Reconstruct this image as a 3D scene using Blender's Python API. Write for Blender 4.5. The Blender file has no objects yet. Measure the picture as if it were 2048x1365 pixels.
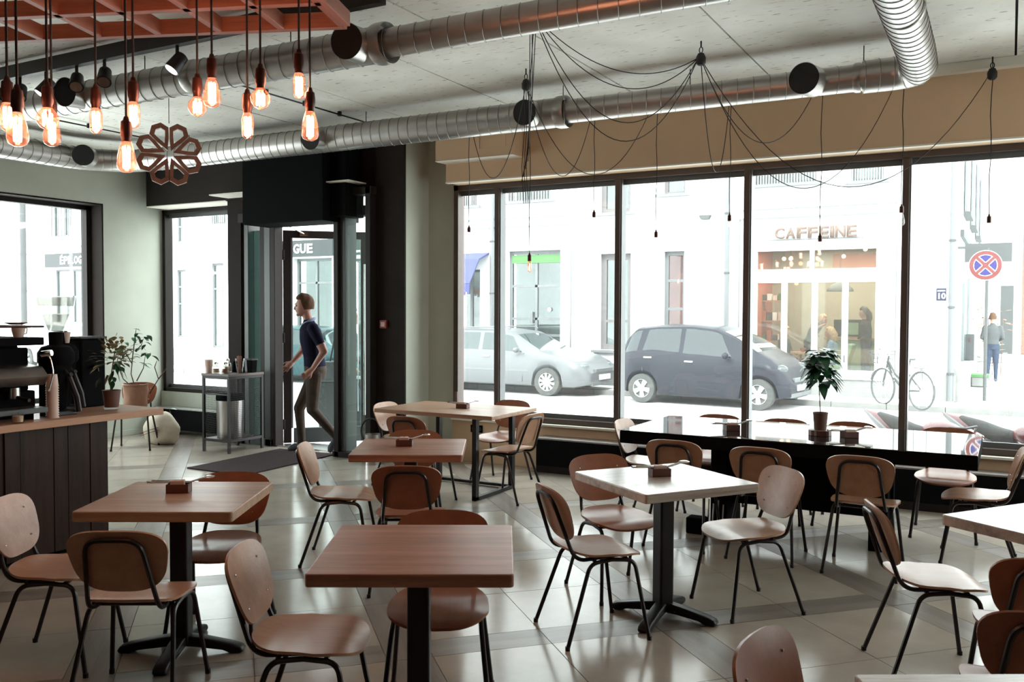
import bpy, bmesh, math, random
from math import sin, cos, pi, radians
from mathutils import Vector, Matrix

random.seed(7)
SC = bpy.context.scene
COL = SC.collection

# ------------------------------------------------------------ camera
FPX = 1791.0
EYE = Vector((0, 0, 1.63))
CAMR = Matrix(((0.8740, 0.0194, -0.4855), (0.4859, -0.0270, 0.8736), (0.0038, -0.9994, -0.0330)))
_x = Vector((CAMR[0][0], CAMR[1][0], CAMR[2][0])).normalized()
_f = Vector((CAMR[0][2], CAMR[1][2], CAMR[2][2])).normalized()
_u = _x.cross(_f).normalized()
_x = _f.cross(_u).normalized()
cam_data = bpy.data.cameras.new('camera')
cam = bpy.data.objects.new('camera', cam_data)
COL.objects.link(cam)
cam_data.sensor_width = 36.0
cam_data.lens = 36.0 * FPX / 2048.0
cam_data.clip_start = 0.05
cam_data.clip_end = 300
cam_data.dof.use_dof = True
cam_data.dof.focus_distance = 11
cam_data.dof.aperture_fstop = 10
cm = Matrix.Identity(4)
for i in range(3):
    cm[i][0] = _x[i]; cm[i][1] = _u[i]; cm[i][2] = -_f[i]; cm[i][3] = EYE[i]
cam.matrix_world = cm
SC.camera = cam

def ray(px, py):
    return _x * (px - 1024.0) + _u * (682.5 - py) + _f * FPX
def ony(px, py, y):          # the point of the real plane Y = y seen at a photo pixel
    d = ray(px, py); return EYE + d * (y / d.y)
def onz(px, py, z):
    d = ray(px, py); return EYE + d * ((z - EYE.z) / d.z)
def proj(p):
    v = Vector(p) - EYE
    return 1024 + FPX * v.dot(_x) / v.dot(_f), 682.5 - FPX * v.dot(_u) / v.dot(_f)

# ------------------------------------------------------------ world, light, exposure
W = bpy.data.worlds.new('overcast'); SC.world = W
W.use_nodes = True
wn = W.node_tree.nodes; wl = W.node_tree.links
wn.clear()
wo = wn.new('ShaderNodeOutputWorld'); wb = wn.new('ShaderNodeBackground')
wtc = wn.new('ShaderNodeTexCoord'); wsx = wn.new('ShaderNodeSeparateXYZ'); wr = wn.new('ShaderNodeValToRGB')
wr.color_ramp.elements[0].position = 0.0; wr.color_ramp.elements[0].color = (0.86, 0.88, 0.88, 1)
wr.color_ramp.elements[1].position = 0.8; wr.color_ramp.elements[1].color = (0.95, 0.98, 1.0, 1)
wl.new(wtc.outputs['Generated'], wsx.inputs[0]); wl.new(wsx.outputs['Z'], wr.inputs[0])
wl.new(wr.outputs[0], wb.inputs['Color']); wl.new(wb.outputs[0], wo.inputs[0])
wb.inputs['Strength'].default_value = 4.7

def area(name, loc, rot, sx, sy, power, col):
    l = bpy.data.lights.new(name, 'AREA'); l.shape = 'RECTANGLE'; l.size = sx; l.size_y = sy
    l.energy = power; l.color = col
    o = bpy.data.objects.new(name, l); o.location = loc; o.rotation_euler = rot; COL.objects.link(o); return o
sun = bpy.data.lights.new('hazy_sun', 'SUN'); sun.energy = 3.0; sun.angle = radians(25); sun.color = (1.0, 0.97, 0.93)
so0 = bpy.data.objects.new('hazy_sun', sun); COL.objects.link(so0)
so0.rotation_euler = Vector((-0.12, 0.80, -0.65)).to_track_quat('-Z', 'Y').to_euler()
# unseen fill lights added under the ceiling, behind the viewpoint and over the bar
area('ceiling_fill_light', (-1.6, -1.2, 3.5), (0, 0, 0), 5.0, 1.2, 3, (1.0, 0.80, 0.66))
area('bar_fill_light', (-6.6, 1.6, 3.5), (0, 0, 0), 1.6, 2.0, 4, (1.0, 0.72, 0.55))

SC.view_settings.view_transform = 'Standard'
SC.view_settings.look = 'None'
SC.view_settings.gamma = 1.0
SC.view_settings.use_curve_mapping = False
SC.view_settings.exposure = 1.0
try:
    SC.cycles.max_bounces = 8; SC.cycles.diffuse_bounces = 5; SC.cycles.glossy_bounces = 4
    SC.cycles.transparent_max_bounces = 16; SC.cycles.transmission_bounces = 6
    SC.cycles.sample_clamp_indirect = 6.0
    SC.cycles.caustics_reflective = False; SC.cycles.caustics_refractive = False
except Exception:
    pass

# ------------------------------------------------------------ materials
def newmat(name):
    m = bpy.data.materials.new(name); m.use_nodes = True
    nt = m.node_tree; b = nt.nodes['Principled BSDF']
    return m, nt, b
def mat(name, col, rough=0.5, metal=0.0, var=0.0, scale=8.0, bump=0.0, stretch=(1, 1, 1), col2=None, detail=4, spec=None, alpha=None):
    m, nt, b = newmat(name)
    b.inputs['Roughness'].default_value = rough
    b.inputs['Metallic'].default_value = metal
    b.inputs['Base Color'].default_value = (*col, 1)
    if spec is not None: b.inputs['Specular IOR Level'].default_value = spec
    if var or bump or col2:
        tc = nt.nodes.new('ShaderNodeTexCoord'); mp = nt.nodes.new('ShaderNodeMapping')
        mp.inputs['Scale'].default_value = stretch
        nz = nt.nodes.new('ShaderNodeTexNoise'); nz.inputs['Scale'].default_value = scale
        nz.inputs['Detail'].default_value = detail; nz.inputs['Roughness'].default_value = 0.6
        nt.links.new(tc.outputs['Object'], mp.inputs[0]); nt.links.new(mp.outputs[0], nz.inputs['Vector'])
        if var or col2:
            r = nt.nodes.new('ShaderNodeValToRGB')
            c2 = col2 if col2 else tuple(c * (1 - var) for c in col)
            c1 = col if col2 else tuple(min(1, c * (1 + var)) for c in col)
            r.color_ramp.elements[0].position = 0.3; r.color_ramp.elements[0].color = (*c2, 1)
            r.color_ramp.elements[1].position = 0.7; r.color_ramp.elements[1].color = (*c1, 1)
            nt.links.new(nz.outputs['Fac'], r.inputs[0]); nt.links.new(r.outputs[0], b.inputs['Base Color'])
        if bump:
            bp = nt.nodes.new('ShaderNodeBump'); bp.inputs['Strength'].default_value = bump
            bp.inputs['Distance'].default_value = 0.01
            nt.links.new(nz.outputs['Fac'], bp.inputs['Height']); nt.links.new(bp.outputs[0], b.inputs['Normal'])
    return m
def wood(name, c1, c2, rough=0.35, axis=0, scale=6.0, fine=22.0, spec=0.28):
    m, nt, b = newmat(name)
    b.inputs['Specular IOR Level'].default_value = spec
    tc = nt.nodes.new('ShaderNodeTexCoord'); mp = nt.nodes.new('ShaderNodeMapping')
    s = [scale] * 3; s[axis] = scale * 0.07; mp.inputs['Scale'].default_value = s
    nz = nt.nodes.new('ShaderNodeTexNoise'); nz.inputs['Scale'].default_value = 2.0; nz.inputs['Detail'].default_value = 8
    nz.inputs['Roughness'].default_value = 0.65
    nz2 = nt.nodes.new('ShaderNodeTexNoise'); nz2.inputs['Scale'].default_value = fine; nz2.inputs['Detail'].default_value = 3
    mx = nt.nodes.new('ShaderNodeMath'); mx.operation = 'MULTIPLY_ADD'; mx.inputs[1].default_value = 0.3
    r = nt.nodes.new('ShaderNodeValToRGB')
    r.color_ramp.elements[0].position = 0.38; r.color_ramp.elements[0].color = (*c2, 1)
    r.color_ramp.elements[1].position = 0.82; r.color_ramp.elements[1].color = (*c1, 1)
    nt.links.new(tc.outputs['Object'], mp.inputs[0]); nt.links.new(mp.outputs[0], nz.inputs['Vector']); nt.links.new(mp.outputs[0], nz2.inputs['Vector'])
    nt.links.new(nz2.outputs['Fac'], mx.inputs[0]); nt.links.new(nz.outputs['Fac'], mx.inputs[2])
    nt.links.new(mx.outputs[0], r.inputs[0]); nt.links.new(r.outputs[0], b.inputs['Base Color'])
    b.inputs['Roughness'].default_value = rough
    bp = nt.nodes.new('ShaderNodeBump'); bp.inputs['Strength'].default_value = 0.12; bp.inputs['Distance'].default_value = 0.004
    nt.links.new(mx.outputs[0], bp.inputs['Height']); nt.links.new(bp.outputs[0], b.inputs['Normal'])
    return m
def glass(name, tint=(0.93, 0.97, 0.96), veil=0.0, refl=1.0, veilcol=(0.9, 0.95, 0.95)):
    m = bpy.data.materials.new(name); m.use_nodes = True
    nt = m.node_tree; nt.nodes.clear()
    out = nt.nodes.new('ShaderNodeOutputMaterial'); tr = nt.nodes.new('ShaderNodeBsdfTransparent'); tr.inputs[0].default_value = (*tint, 1)
    gl = nt.nodes.new('ShaderNodeBsdfGlossy'); gl.inputs['Roughness'].default_value = 0.02; gl.inputs[0].default_value = (0.95, 0.97, 1, 1)
    lw = nt.nodes.new('ShaderNodeLayerWeight'); lw.inputs['Blend'].default_value = 0.5
    fr = nt.nodes.new('ShaderNodeMath'); fr.operation = 'POWER'; fr.inputs[1].default_value = 4.5
    nt.links.new(lw.outputs['Facing'], fr.inputs[0])
    mu = nt.nodes.new('ShaderNodeMath'); mu.operation = 'MULTIPLY_ADD'; mu.inputs[1].default_value = 0.6 * refl; mu.inputs[2].default_value = 0.035 * refl
    mx = nt.nodes.new('ShaderNodeMixShader')
    nt.links.new(fr.outputs[0], mu.inputs[0]); nt.links.new(mu.outputs[0], mx.inputs[0])
    nt.links.new(gl.outputs[0], mx.inputs[2])
    if veil:
        tl = nt.nodes.new('ShaderNodeBsdfTranslucent'); tl.inputs[0].default_value = (*veilcol, 1)
        m2 = nt.nodes.new('ShaderNodeMixShader'); m2.inputs[0].default_value = veil
        nt.links.new(tr.outputs[0], m2.inputs[1]); nt.links.new(tl.outputs[0], m2.inputs[2]); nt.links.new(m2.outputs[0], mx.inputs[1])
    else:
        nt.links.new(tr.outputs[0], mx.inputs[1])
    nt.links.new(mx.outputs[0], out.inputs[0])
    return m
def emit(name, col, s):
    m = bpy.data.materials.new(name); m.use_nodes = True
    nt = m.node_tree; nt.nodes.clear()
    out = nt.nodes.new('ShaderNodeOutputMaterial'); e = nt.nodes.new('ShaderNodeEmission')
    e.inputs[0].default_value = (*col, 1); e.inputs[1].default_value = s; nt.links.new(e.outputs[0], out.inputs[0]); return m

M = {}
M['tile'] = mat('stone_tile', (0.36, 0.315, 0.265), 0.15, var=0.12, scale=3.0, bump=0.05, detail=7, spec=0.24)
M['strip'] = wood('grey_wood_tile', (0.25, 0.215, 0.185), (0.13, 0.11, 0.095), 0.28, axis=0, scale=5)
M['grout'] = mat('grout', (0.20, 0.18, 0.165), 0.7, var=0.2)
M['plaster'] = mat('sage_plaster', (0.49, 0.515, 0.445), 0.85, var=0.05, scale=2.5, bump=0.08)
M['plaster_warm'] = mat('beige_plaster', (0.60, 0.42, 0.27), 0.85, var=0.04, scale=2.5, bump=0.08)
M['plaster_edge'] = mat('pale_plaster', (0.70, 0.66, 0.58), 0.8)
M['dark_wall'] = mat('dark_brown_wall', (0.022, 0.018, 0.015), 0.7, var=0.15, scale=4, bump=0.05, spec=0.08)
M['dark_pillar'] = mat('dark_clad', (0.020, 0.015, 0.013), 0.7, var=0.1, spec=0.08)
M['frame'] = mat('window_frame', (0.080, 0.058, 0.050), 0.42, metal=0.2, var=0.06)
M['framedark'] = mat('dark_frame', (0.020, 0.016, 0.014), 0.5, metal=0.0, var=0.06, spec=0.15)
M['signgrey'] = mat('sign_board_grey', (0.030, 0.032, 0.033), 0.7, var=0.04)
M['frame_grey'] = mat('grey_frame', (0.050, 0.058, 0.058), 0.45, metal=0.0, var=0.06)
M['black'] = mat('black_panel', (0.006, 0.006, 0.0065), 0.8, var=0.1, spec=0.03)
M['blackmetal'] = mat('black_metal', (0.012, 0.011, 0.011), 0.42, metal=0.0, var=0.1, spec=0.3)
M['legmetal'] = mat('leg_metal', (0.028, 0.024, 0.024), 0.3, metal=0.6, var=0.1)
M['chrome'] = mat('chrome', (0.75, 0.75, 0.75), 0.15, metal=1.0, var=0.02)
M['steel'] = mat('brushed_steel', (0.5, 0.48, 0.47), 0.32, metal=1.0, var=0.1, scale=30, stretch=(1, 1, .05))
M['steeldark'] = mat('dark_steel', (0.20, 0.17, 0.155), 0.35, metal=0.9, var=0.1)
M['duct'] = mat('galvanized', (0.46, 0.44, 0.42), 0.36, metal=0.92, var=0.07, scale=5, bump=0.02)
M['ductseam'] = mat('duct_seam', (0.20, 0.19, 0.18), 0.4, metal=0.8, var=0.05)
M['ductdark'] = mat('duct_inside', (0.01, 0.01, 0.01), 0.8, var=.1)
M['seatwood'] = wood('chair_ply', (0.45, 0.26, 0.17), (0.33, 0.175, 0.11), 0.27, axis=0, scale=5)
M['seatwoodred'] = wood('chair_ply_red', (0.31, 0.12, 0.066), (0.22, 0.082, 0.045), 0.30, axis=0, scale=5)
M['tablewood'] = wood('table_oak', (0.46, 0.30, 0.205), (0.25, 0.14, 0.09), 0.34, axis=0, scale=7)
M['tablered'] = wood('table_red_oak', (0.44, 0.22, 0.145), (0.20, 0.085, 0.055), 0.36, axis=0, scale=7)
M['tablegrey'] = wood('table_worn', (0.60, 0.53, 0.47), (0.22, 0.16, 0.13), 0.2, axis=0, scale=6, spec=.5)
M['counterwood'] = wood('counter_oak', (0.48, 0.27, 0.165), (0.28, 0.14, 0.085), 0.4, axis=1, scale=5)
M['lattice'] = wood('lattice_pine', (0.32, 0.135, 0.09), (0.18, 0.065, 0.042), 0.5, axis=0, scale=6)
M['counterdark'] = wood('dark_board', (0.040, 0.022, 0.016), (0.012, 0.008, 0.007), 0.5, axis=2, scale=8)
M['counterdark'].node_tree.nodes['Principled BSDF'].inputs['Specular IOR Level'].default_value = 0.15
M['glossblack'] = mat('lacquer_top', (0.010, 0.010, 0.010), 0.03, metal=0.0, var=0.02)
M['glass'] = glass('window_glass', veil=0.008)
M['doorglass'] = glass('door_glass', tint=(0.80, 0.87, 0.85), veil=0.006)
M['greenglass'] = glass('green_glass', tint=(0.30, 0.42, 0.38), veil=0.02)
M['clearglass'] = glass('clear_glass', tint=(0.95, 0.95, 0.94))
M['carglass'] = glass('car_glass', tint=(0.45, 0.52, 0.50), veil=0.10, refl=1.6)
M['shopglass'] = glass('shop_glass', tint=(0.80, 0.84, 0.82), veil=0.06, refl=1.5)
M['bulbglass'] = glass('amber_glass', tint=(1.0, 0.62, 0.48), refl=1.6, veil=0.03, veilcol=(1.0, .45, .3))
M['bulbclear'] = glass('clear_bulb', tint=(1.0, 0.95, 0.92), veil=0.05)
M['filament'] = emit('filament', (1.0, 0.60, 0.42), 55)
M['filamentdim'] = emit('filament_dim', (1.0, 0.45, 0.22), 9)
M['spot_on'] = emit('spot_lens_on', (1.0, 0.86, 0.86), 14)
M['spot_off'] = mat('spot_lens', (0.35, 0.28, 0.25), 0.15, metal=0.8, var=0.1)
M['copper'] = mat('copper_socket', (0.055, 0.020, 0.015), 0.35, metal=0.6, var=0.15)
M['cord'] = mat('cord', (0.010, 0.009, 0.009), 0.7, var=0.1)
M['mat'] = mat('door_mat', (0.045, 0.032, 0.034), 0.95, var=0.2, scale=60, bump=0.4, spec=0.08)
M['facade'] = mat('white_render', (0.74, 0.75, 0.75), 0.8, var=0.02, scale=1.5, bump=0.04)
M['facadegrey'] = mat('grey_render', (0.055, 0.058, 0.058), 0.8, var=0.06, scale=2)
M['plinth'] = mat('plinth_stone', (0.17, 0.17, 0.165), 0.8, var=0.08, scale=3)
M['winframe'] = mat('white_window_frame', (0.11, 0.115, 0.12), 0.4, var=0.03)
M['winframegrey'] = mat('taupe_window_frame', (0.10, 0.09, 0.09), 0.45, var=0.05)
M['bars'] = mat('blind_slats', (0.16, 0.165, 0.17), 0.5, var=0.05)
M['dim'] = mat('dim_room', (0.10, 0.11, 0.11), 0.9, var=0.3, scale=1.5)
M['curtain'] = mat('curtain', (0.12, 0.135, 0.135), 0.9, var=0.3, scale=2, stretch=(6, 6, .4))
M['shutter'] = mat('red_shutter', (0.12, 0.035, 0.03), 0.7, var=0.2, scale=3, stretch=(1, 1, 12))
M['asphalt'] = mat('street_setts', (0.60, 0.60, 0.595), 0.9, var=0.10, scale=9, bump=0.5)
M['pave'] = mat('pavement', (0.66, 0.66, 0.65), 0.9, var=0.08, scale=5, bump=0.3)
M['kerb'] = mat('kerb', (0.14, 0.14, 0.135), 0.85, var=0.1, scale=5)
M['silver'] = mat('silver_paint', (0.085, 0.088, 0.092), 0.35, metal=0.0, var=0.02)
M['greycar'] = mat('grey_paint', (0.016, 0.017, 0.023), 0.34, metal=0.0, var=0.04, spec=0.2)
M['bluecar'] = mat('blue_paint', (0.014, 0.040, 0.046), 0.32, metal=0.0, var=0.04, spec=0.2)
M['redcar'] = mat('white_red_paint', (0.62, 0.60, 0.60), 0.3, metal=0.1, var=0.04)
M['rubber'] = mat('tyre', (0.045, 0.046, 0.044), 0.85, var=0.2)
M['rim'] = mat('alloy', (0.62, 0.63, 0.63), 0.3, metal=0.5, var=0.03)
M['plastic'] = mat('grey_plastic', (0.10, 0.105, 0.105), 0.6, var=0.1)
M['redlamp'] = mat('tail_lamp', (0.55, 0.04, 0.03), 0.2, var=0.1)
M['redpaint'] = mat('red_fairing', (0.11, 0.005, 0.006), 0.25, var=0.06)
M['white'] = mat('white_gloss', (0.75, 0.75, 0.74), 0.35, var=0.02)
M['paper'] = mat('paper', (0.60, 0.46, 0.40), 0.8, var=0.05)
M['skin'] = mat('skin', (0.34, 0.17, 0.125), 0.55, var=0.06, scale=12)
M['hair'] = mat('light_brown_hair', (0.085, 0.045, 0.026), 0.7, spec=0.1, var=0.35, scale=40, stretch=(1, 1, .3))
M['hairblond'] = mat('blond_hair', (0.42, 0.26, 0.15), 0.6, var=0.3, scale=30)
M['hairdark'] = mat('dark_hair', (0.03, 0.02, 0.018), 0.6, var=0.3, scale=30)
M['polo'] = mat('navy_polo', (0.008, 0.009, 0.022), 0.85, spec=0.08, var=0.2, scale=30, bump=0.2)
M['collar'] = mat('light_blue_collar', (0.22, 0.25, 0.38), 0.8, var=0.06)
M['trousers'] = mat('brown_chinos', (0.060, 0.047, 0.038), 0.85, spec=0.08, var=0.25, scale=7, bump=0.5)
M['jeans'] = mat('blue_jeans', (0.035, 0.045, 0.07), 0.85, spec=0.1, var=0.25, scale=9, bump=0.4)
M['shoe'] = mat('grey_blue_suede', (0.05, 0.06, 0.08), 0.7, var=0.1)
M['jacket'] = mat('grey_tweed', (0.055, 0.058, 0.06), 0.9, var=0.3, scale=60)
M['denim'] = mat('pale_denim', (0.16, 0.22, 0.30), 0.85, var=0.15)
M['blackcloth'] = mat('black_cloth', (0.015, 0.015, 0.017), 0.85, var=0.2)
M['bagcloth'] = mat('grey_bag', (0.06, 0.063, 0.065), 0.8, var=0.3, scale=15)
M['leaf'] = mat('leaf', (0.010, 0.075, 0.028), 0.35, var=0.5, scale=6)
M['leafdry'] = mat('dry_leaf', (0.30, 0.25, 0.13), 0.7, var=0.45, scale=14)
M['leafred'] = mat('autumn_leaf', (0.42, 0.14, 0.06), 0.7, var=0.3, scale=8)
M['bark'] = mat('bark', (0.10, 0.06, 0.045), 0.9, var=0.3, scale=20)
M['terracotta'] = mat('brown_pot', (0.13, 0.065, 0.05), 0.7, var=0.12, scale=12)
M['soil'] = mat('soil', (0.03, 0.022, 0.018), 0.95, var=0.4, scale=60, bump=0.6)
M['sack'] = mat('canvas_sack', (0.52, 0.47, 0.37), 0.9, var=0.12, scale=5, bump=0.5)
M['kraft'] = mat('kraft_bag', (0.26, 0.13, 0.08), 0.8, var=0.15, scale=6, bump=0.3)
M['boxwood'] = mat('box_wood', (0.10, 0.035, 0.024), 0.5, var=0.25, scale=20, stretch=(1, 1, 6))
M['sugar'] = mat('sugar', (0.55, 0.42, 0.30), 0.9, var=0.2, scale=60)
M['cinnamon'] = mat('brown_sugar', (0.20, 0.08, 0.03), 0.9, var=0.3, scale=60)
M['beans'] = mat('beans', (0.05, 0.022, 0.012), 0.5, var=0.5, scale=60)
M['signblue'] = mat('sign_blue', (0.007, 0.002, 0.09), 0.45, var=.02)
M['signred'] = mat('sign_red', (0.11, 0.014, 0.012), 0.45, var=.02)
M['plateblue'] = mat('plate_blue', (0.007, 0.008, 0.035), 0.45, var=.02)
M['awning'] = mat('blue_awning', (0.035, 0.04, 0.13), 0.8, var=0.08)
M['greensign'] = mat('green_sign', (0.05, 0.15, 0.04), 0.6, var=0.1)
M['orangewall'] = mat('terracotta_wall', (0.42, 0.12, 0.07), 0.8, var=0.08)
M['cremewall'] = mat('cream_wall', (0.38, 0.33, 0.25), 0.8, var=0.06)
M['sageitem'] = mat('sage_upholstery', (0.20, 0.27, 0.17), 0.8, var=0.06)
M['blueseat'] = mat('pale_blue_upholstery', (0.30, 0.33, 0.42), 0.8, var=0.04)
M['cafflet'] = mat('cream_letter', (0.105, 0.066, 0.048), 0.6, var=.02)
M['alarm'] = mat('alarm_red', (0.20, 0.01, 0.008), 0.4, var=.05)
M['brick'] = mat('red_brick', (0.28, 0.10, 0.07), 0.9, var=0.3, scale=14)

def concrete(name):
    m, nt, b = newmat(name)
    tc = nt.nodes.new('ShaderNodeTexCoord')
    n1 = nt.nodes.new('ShaderNodeTexNoise'); n1.inputs['Scale'].default_value = 1.1; n1.inputs['Detail'].default_value = 7
    mp = nt.nodes.new('ShaderNodeMapping'); mp.inputs['Scale'].default_value = (7, 26, 10)
    n2 = nt.nodes.new('ShaderNodeTexNoise'); n2.inputs['Scale'].default_value = 1.3; n2.inputs['Detail'].default_value = 3
    r1 = nt.nodes.new('ShaderNodeValToRGB')
    r1.color_ramp.elements[0].position = 0.30; r1.color_ramp.elements[0].color = (0.58, 0.56, 0.50, 1)
    r1.color_ramp.elements[1].position = 0.68; r1.color_ramp.elements[1].color = (0.84, 0.83, 0.78, 1)
    r2 = nt.nodes.new('ShaderNodeValToRGB')
    r2.color_ramp.elements[0].position = 0.30; r2.color_ramp.elements[0].color = (0.30, 0.25, 0.20, 1)
    r2.color_ramp.elements[1].position = 0.37; r2.color_ramp.elements[1].color = (1, 1, 1, 1)
    mx = nt.nodes.new('ShaderNodeMix'); mx.data_type = 'RGBA'; mx.blend_type = 'MULTIPLY'; mx.inputs[0].default_value = 0.8
    nt.links.new(tc.outputs['Object'], n1.inputs['Vector']); nt.links.new(tc.outputs['Object'], mp.inputs[0]); nt.links.new(mp.outputs[0], n2.inputs['Vector'])
    nt.links.new(n1.outputs['Fac'], r1.inputs[0]); nt.links.new(n2.outputs['Fac'], r2.inputs[0])
    nt.links.new(r1.outputs[0], mx.inputs[6]); nt.links.new(r2.outputs[0], mx.inputs[7]); nt.links.new(mx.outputs[2], b.inputs['Base Color'])
    b.inputs['Roughness'].default_value = 0.8
    bp = nt.nodes.new('ShaderNodeBump'); bp.inputs['Strength'].default_value = 0.25; bp.inputs['Distance'].default_value = 0.01
    nt.links.new(n2.outputs['Fac'], bp.inputs['Height']); nt.links.new(bp.outputs[0], b.inputs['Normal'])
    return m
M['concrete'] = concrete('cast_concrete')

# ------------------------------------------------------------ mesh helpers
WM = {}     # world matrix of roots and parts, by object name
class MB:
    def __init__(s): s.v = []; s.f = []; s.m = []; s.mi = 0
    def add(s, vs, fs):
        o = len(s.v); s.v += [tuple(v) for v in vs]
        for f in fs: s.f.append(tuple(i + o for i in f)); s.m.append(s.mi)
        return s
    def box(s, x0, x1, y0, y1, z0, z1, mx=None):
        vs = [Vector((x, y, z)) for z in (z0, z1) for y in (y0, y1) for x in (x0, x1)]
        if mx: vs = [mx @ v for v in vs]
        return s.add(vs, [(0, 2, 3, 1), (4, 5, 7, 6), (0, 1, 5, 4), (2, 6, 7, 3), (0, 4, 6, 2), (1, 3, 7, 5)])
    def tube(s, pts, r, n=8, closed=False, cap=True):
        pts = [Vector(p) for p in pts]; N = len(pts)
        rs = r if isinstance(r, (list, tuple)) else [r] * N
        rings = []; up = None
        for i, p in enumerate(pts):
            if closed: t = (pts[(i + 1) % N] - pts[i - 1])
            else: t = pts[min(i + 1, N - 1)] - pts[max(i - 1, 0)]
            t = t.normalized() if t.length > 1e-9 else Vector((0, 0, 1))
            if up is None:
                up = Vector((0, 0, 1)) if abs(t.z) < 0.9 else Vector((1, 0, 0))
            a = (up - t * up.dot(t))
            if a.length < 1e-6: a = t.orthogonal()
            a.normalize(); b = t.cross(a); up = a
            rings.append([p + (a * cos(2 * pi * k / n) + b * sin(2 * pi * k / n)) * rs[i] for k in range(n)])
        vs = [v for rg in rings for v in rg]; fs = []
        L = N if closed else N - 1
        for i in range(L):
            j = (i + 1) % N
            for k in range(n):
                k2 = (k + 1) % n
                fs.append((i * n + k, i * n + k2, j * n + k2, j * n + k))
        if cap and not closed:
            fs.append(tuple(range(n - 1, -1, -1))); fs.append(tuple((N - 1) * n + k for k in range(n)))
        return s.add(vs, fs)
    def lathe(s, prof, c=(0, 0, 0), n=20, axis='z', ring=False):
        vs = []; fs = []
        for r, z in prof:
            for k in range(n):
                a = 2 * pi * k / n
                p = (r * cos(a), r * sin(a), z)
                if axis == 'y': p = (p[0], p[2], p[1])
                elif axis == 'x': p = (p[2], p[0], p[1])
                vs.append((p[0] + c[0], p[1] + c[1], p[2] + c[2]))
        N = len(prof)
        for i in range(N - 1):
            for k in range(n):
                k2 = (k + 1) % n
                fs.append((i * n + k, i * n + k2, (i + 1) * n + k2, (i + 1) * n + k))
        if ring:
            for k in range(n): fs.append(((N - 1) * n + k, (N - 1) * n + (k + 1) % n, (k + 1) % n, k))
        elif prof[0][0] > 1e-5: fs.append(tuple(range(n - 1, -1, -1)))
        if prof[-1][0] > 1e-5 and not ring: fs.append(tuple((N - 1) * n + k for k in range(n)))
        return s.add(vs, fs)
    def prism(s, poly, a0, a1, axis='y', mx=None):
        n = len(poly); vs = []
        for a in (a0, a1):
            for p, q in poly:
                v = {'y': (p, a, q), 'x': (a, p, q), 'z': (p, q, a)}[axis]
                v = Vector(v)
                vs.append(mx @ v if mx else v)
        fs = [tuple(range(n - 1, -1, -1)), tuple(range(n, 2 * n))]
        for i in range(n):
            j = (i + 1) % n; fs.append((i, j, n + j, n + i))
        return s.add(vs, fs)
    def ball(s, c, r, n=12, m=8, sc=(1, 1, 1), fn=None):
        vs = []; fs = []
        for i in range(m + 1):
            th = pi * i / m
            for k in range(n):
                ph = 2 * pi * k / n
                v = Vector((sin(th) * cos(ph) * sc[0], sin(th) * sin(ph) * sc[1], cos(th) * sc[2])) * r
                if fn: v = fn(v)
                vs.append((c[0] + v[0], c[1] + v[1], c[2] + v[2]))
        for i in range(m):
            for k in range(n):
                k2 = (k + 1) % n
                fs.append((i * n + k, (i + 1) * n + k, (i + 1) * n + k2, i * n + k2))
        return s.add(vs, fs)
    def quad(s, a, b, c, d): return s.add([a, b, c, d], [(0, 1, 2, 3)])
    def build(s, name, mt, parent=None, smooth=False, bevel=0.0, world=True, kind=None, label=None, seg=2):
        me = bpy.data.meshes.new(name)
        me.from_pydata(s.v, [], s.f)
        bm = bmesh.new(); bm.from_mesh(me)
        bmesh.ops.remove_doubles(bm, verts=bm.verts, dist=1e-6)
        bmesh.ops.recalc_face_normals(bm, faces=bm.faces)
        if bevel:
            es = [e for e in bm.edges if len(e.link_faces) == 2 and e.calc_face_angle(0) > 0.6]
            bmesh.ops.bevel(bm, geom=es, offset=bevel, segments=seg, affect='EDGES', profile=0.5, clamp_overlap=True)
        bm.to_mesh(me); bm.free()
        ms = mt if isinstance(mt, (list, tuple)) else [mt]
        for q in ms: me.materials.append(M[q] if isinstance(q, str) else q)
        if len(ms) > 1 and not bevel and len(me.polygons) == len(s.m):
            for p, k in zip(me.polygons, s.m): p.material_index = k
        if smooth:
            for p in me.polygons: p.use_smooth = True
            try: me.set_sharp_from_angle(angle=radians(40))
            except Exception: pass
        o = bpy.data.objects.new(name, me); COL.objects.link(o)
        wm = Matrix.Identity(4)
        if parent is not None:
            o.parent = parent
            wm = WM.get(parent.name, Matrix.Identity(4))
            if world: me.transform(wm.inverted())
        WM[o.name] = wm
        if kind: o['kind'] = kind
        if label: o['label'] = label
        return o

def root(name, label, cat, loc=(0, 0, 0), rz=0.0, group=None, kind=None):
    o = bpy.data.objects.new(name, None); COL.objects.link(o)
    o.location = loc; o.rotation_euler = (0, 0, rz); o.empty_display_size = 0.1
    WM[o.name] = Matrix.Translation(loc) @ Matrix.Rotation(rz, 4, 'Z')
    if kind: o['kind'] = kind
    else: o['label'] = label; o['category'] = cat
    if group: o['group'] = group
    return o
def tag(o, label, cat, group=None, kind=None):
    o['label'] = label; o['category'] = cat
    if group: o['group'] = group
    if kind: o['kind'] = kind
    return o
def recenter(o, base):       # put a single-mesh thing's origin at its base
    o.data.transform(Matrix.Translation(-Vector(base))); o.location = base; return o
def struct(o): o['kind'] = 'structure'; return o
def kids(o): return [c for c in bpy.data.objects if c.parent == o]
def dup(r, loc, rz, label, group=None, name=None):
    c = r.copy(); COL.objects.link(c); c.location = loc; c.rotation_euler = (0, 0, rz)
    c['label'] = label
    if group: c['group'] = group
    for ch in CHILD[r.name]:
        k = ch.copy(); COL.objects.link(k); k.parent = c
        for g in CHILD.get(ch.name, []):
            q = g.copy(); COL.objects.link(q); q.parent = k
    return c
CHILD = {}
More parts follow.
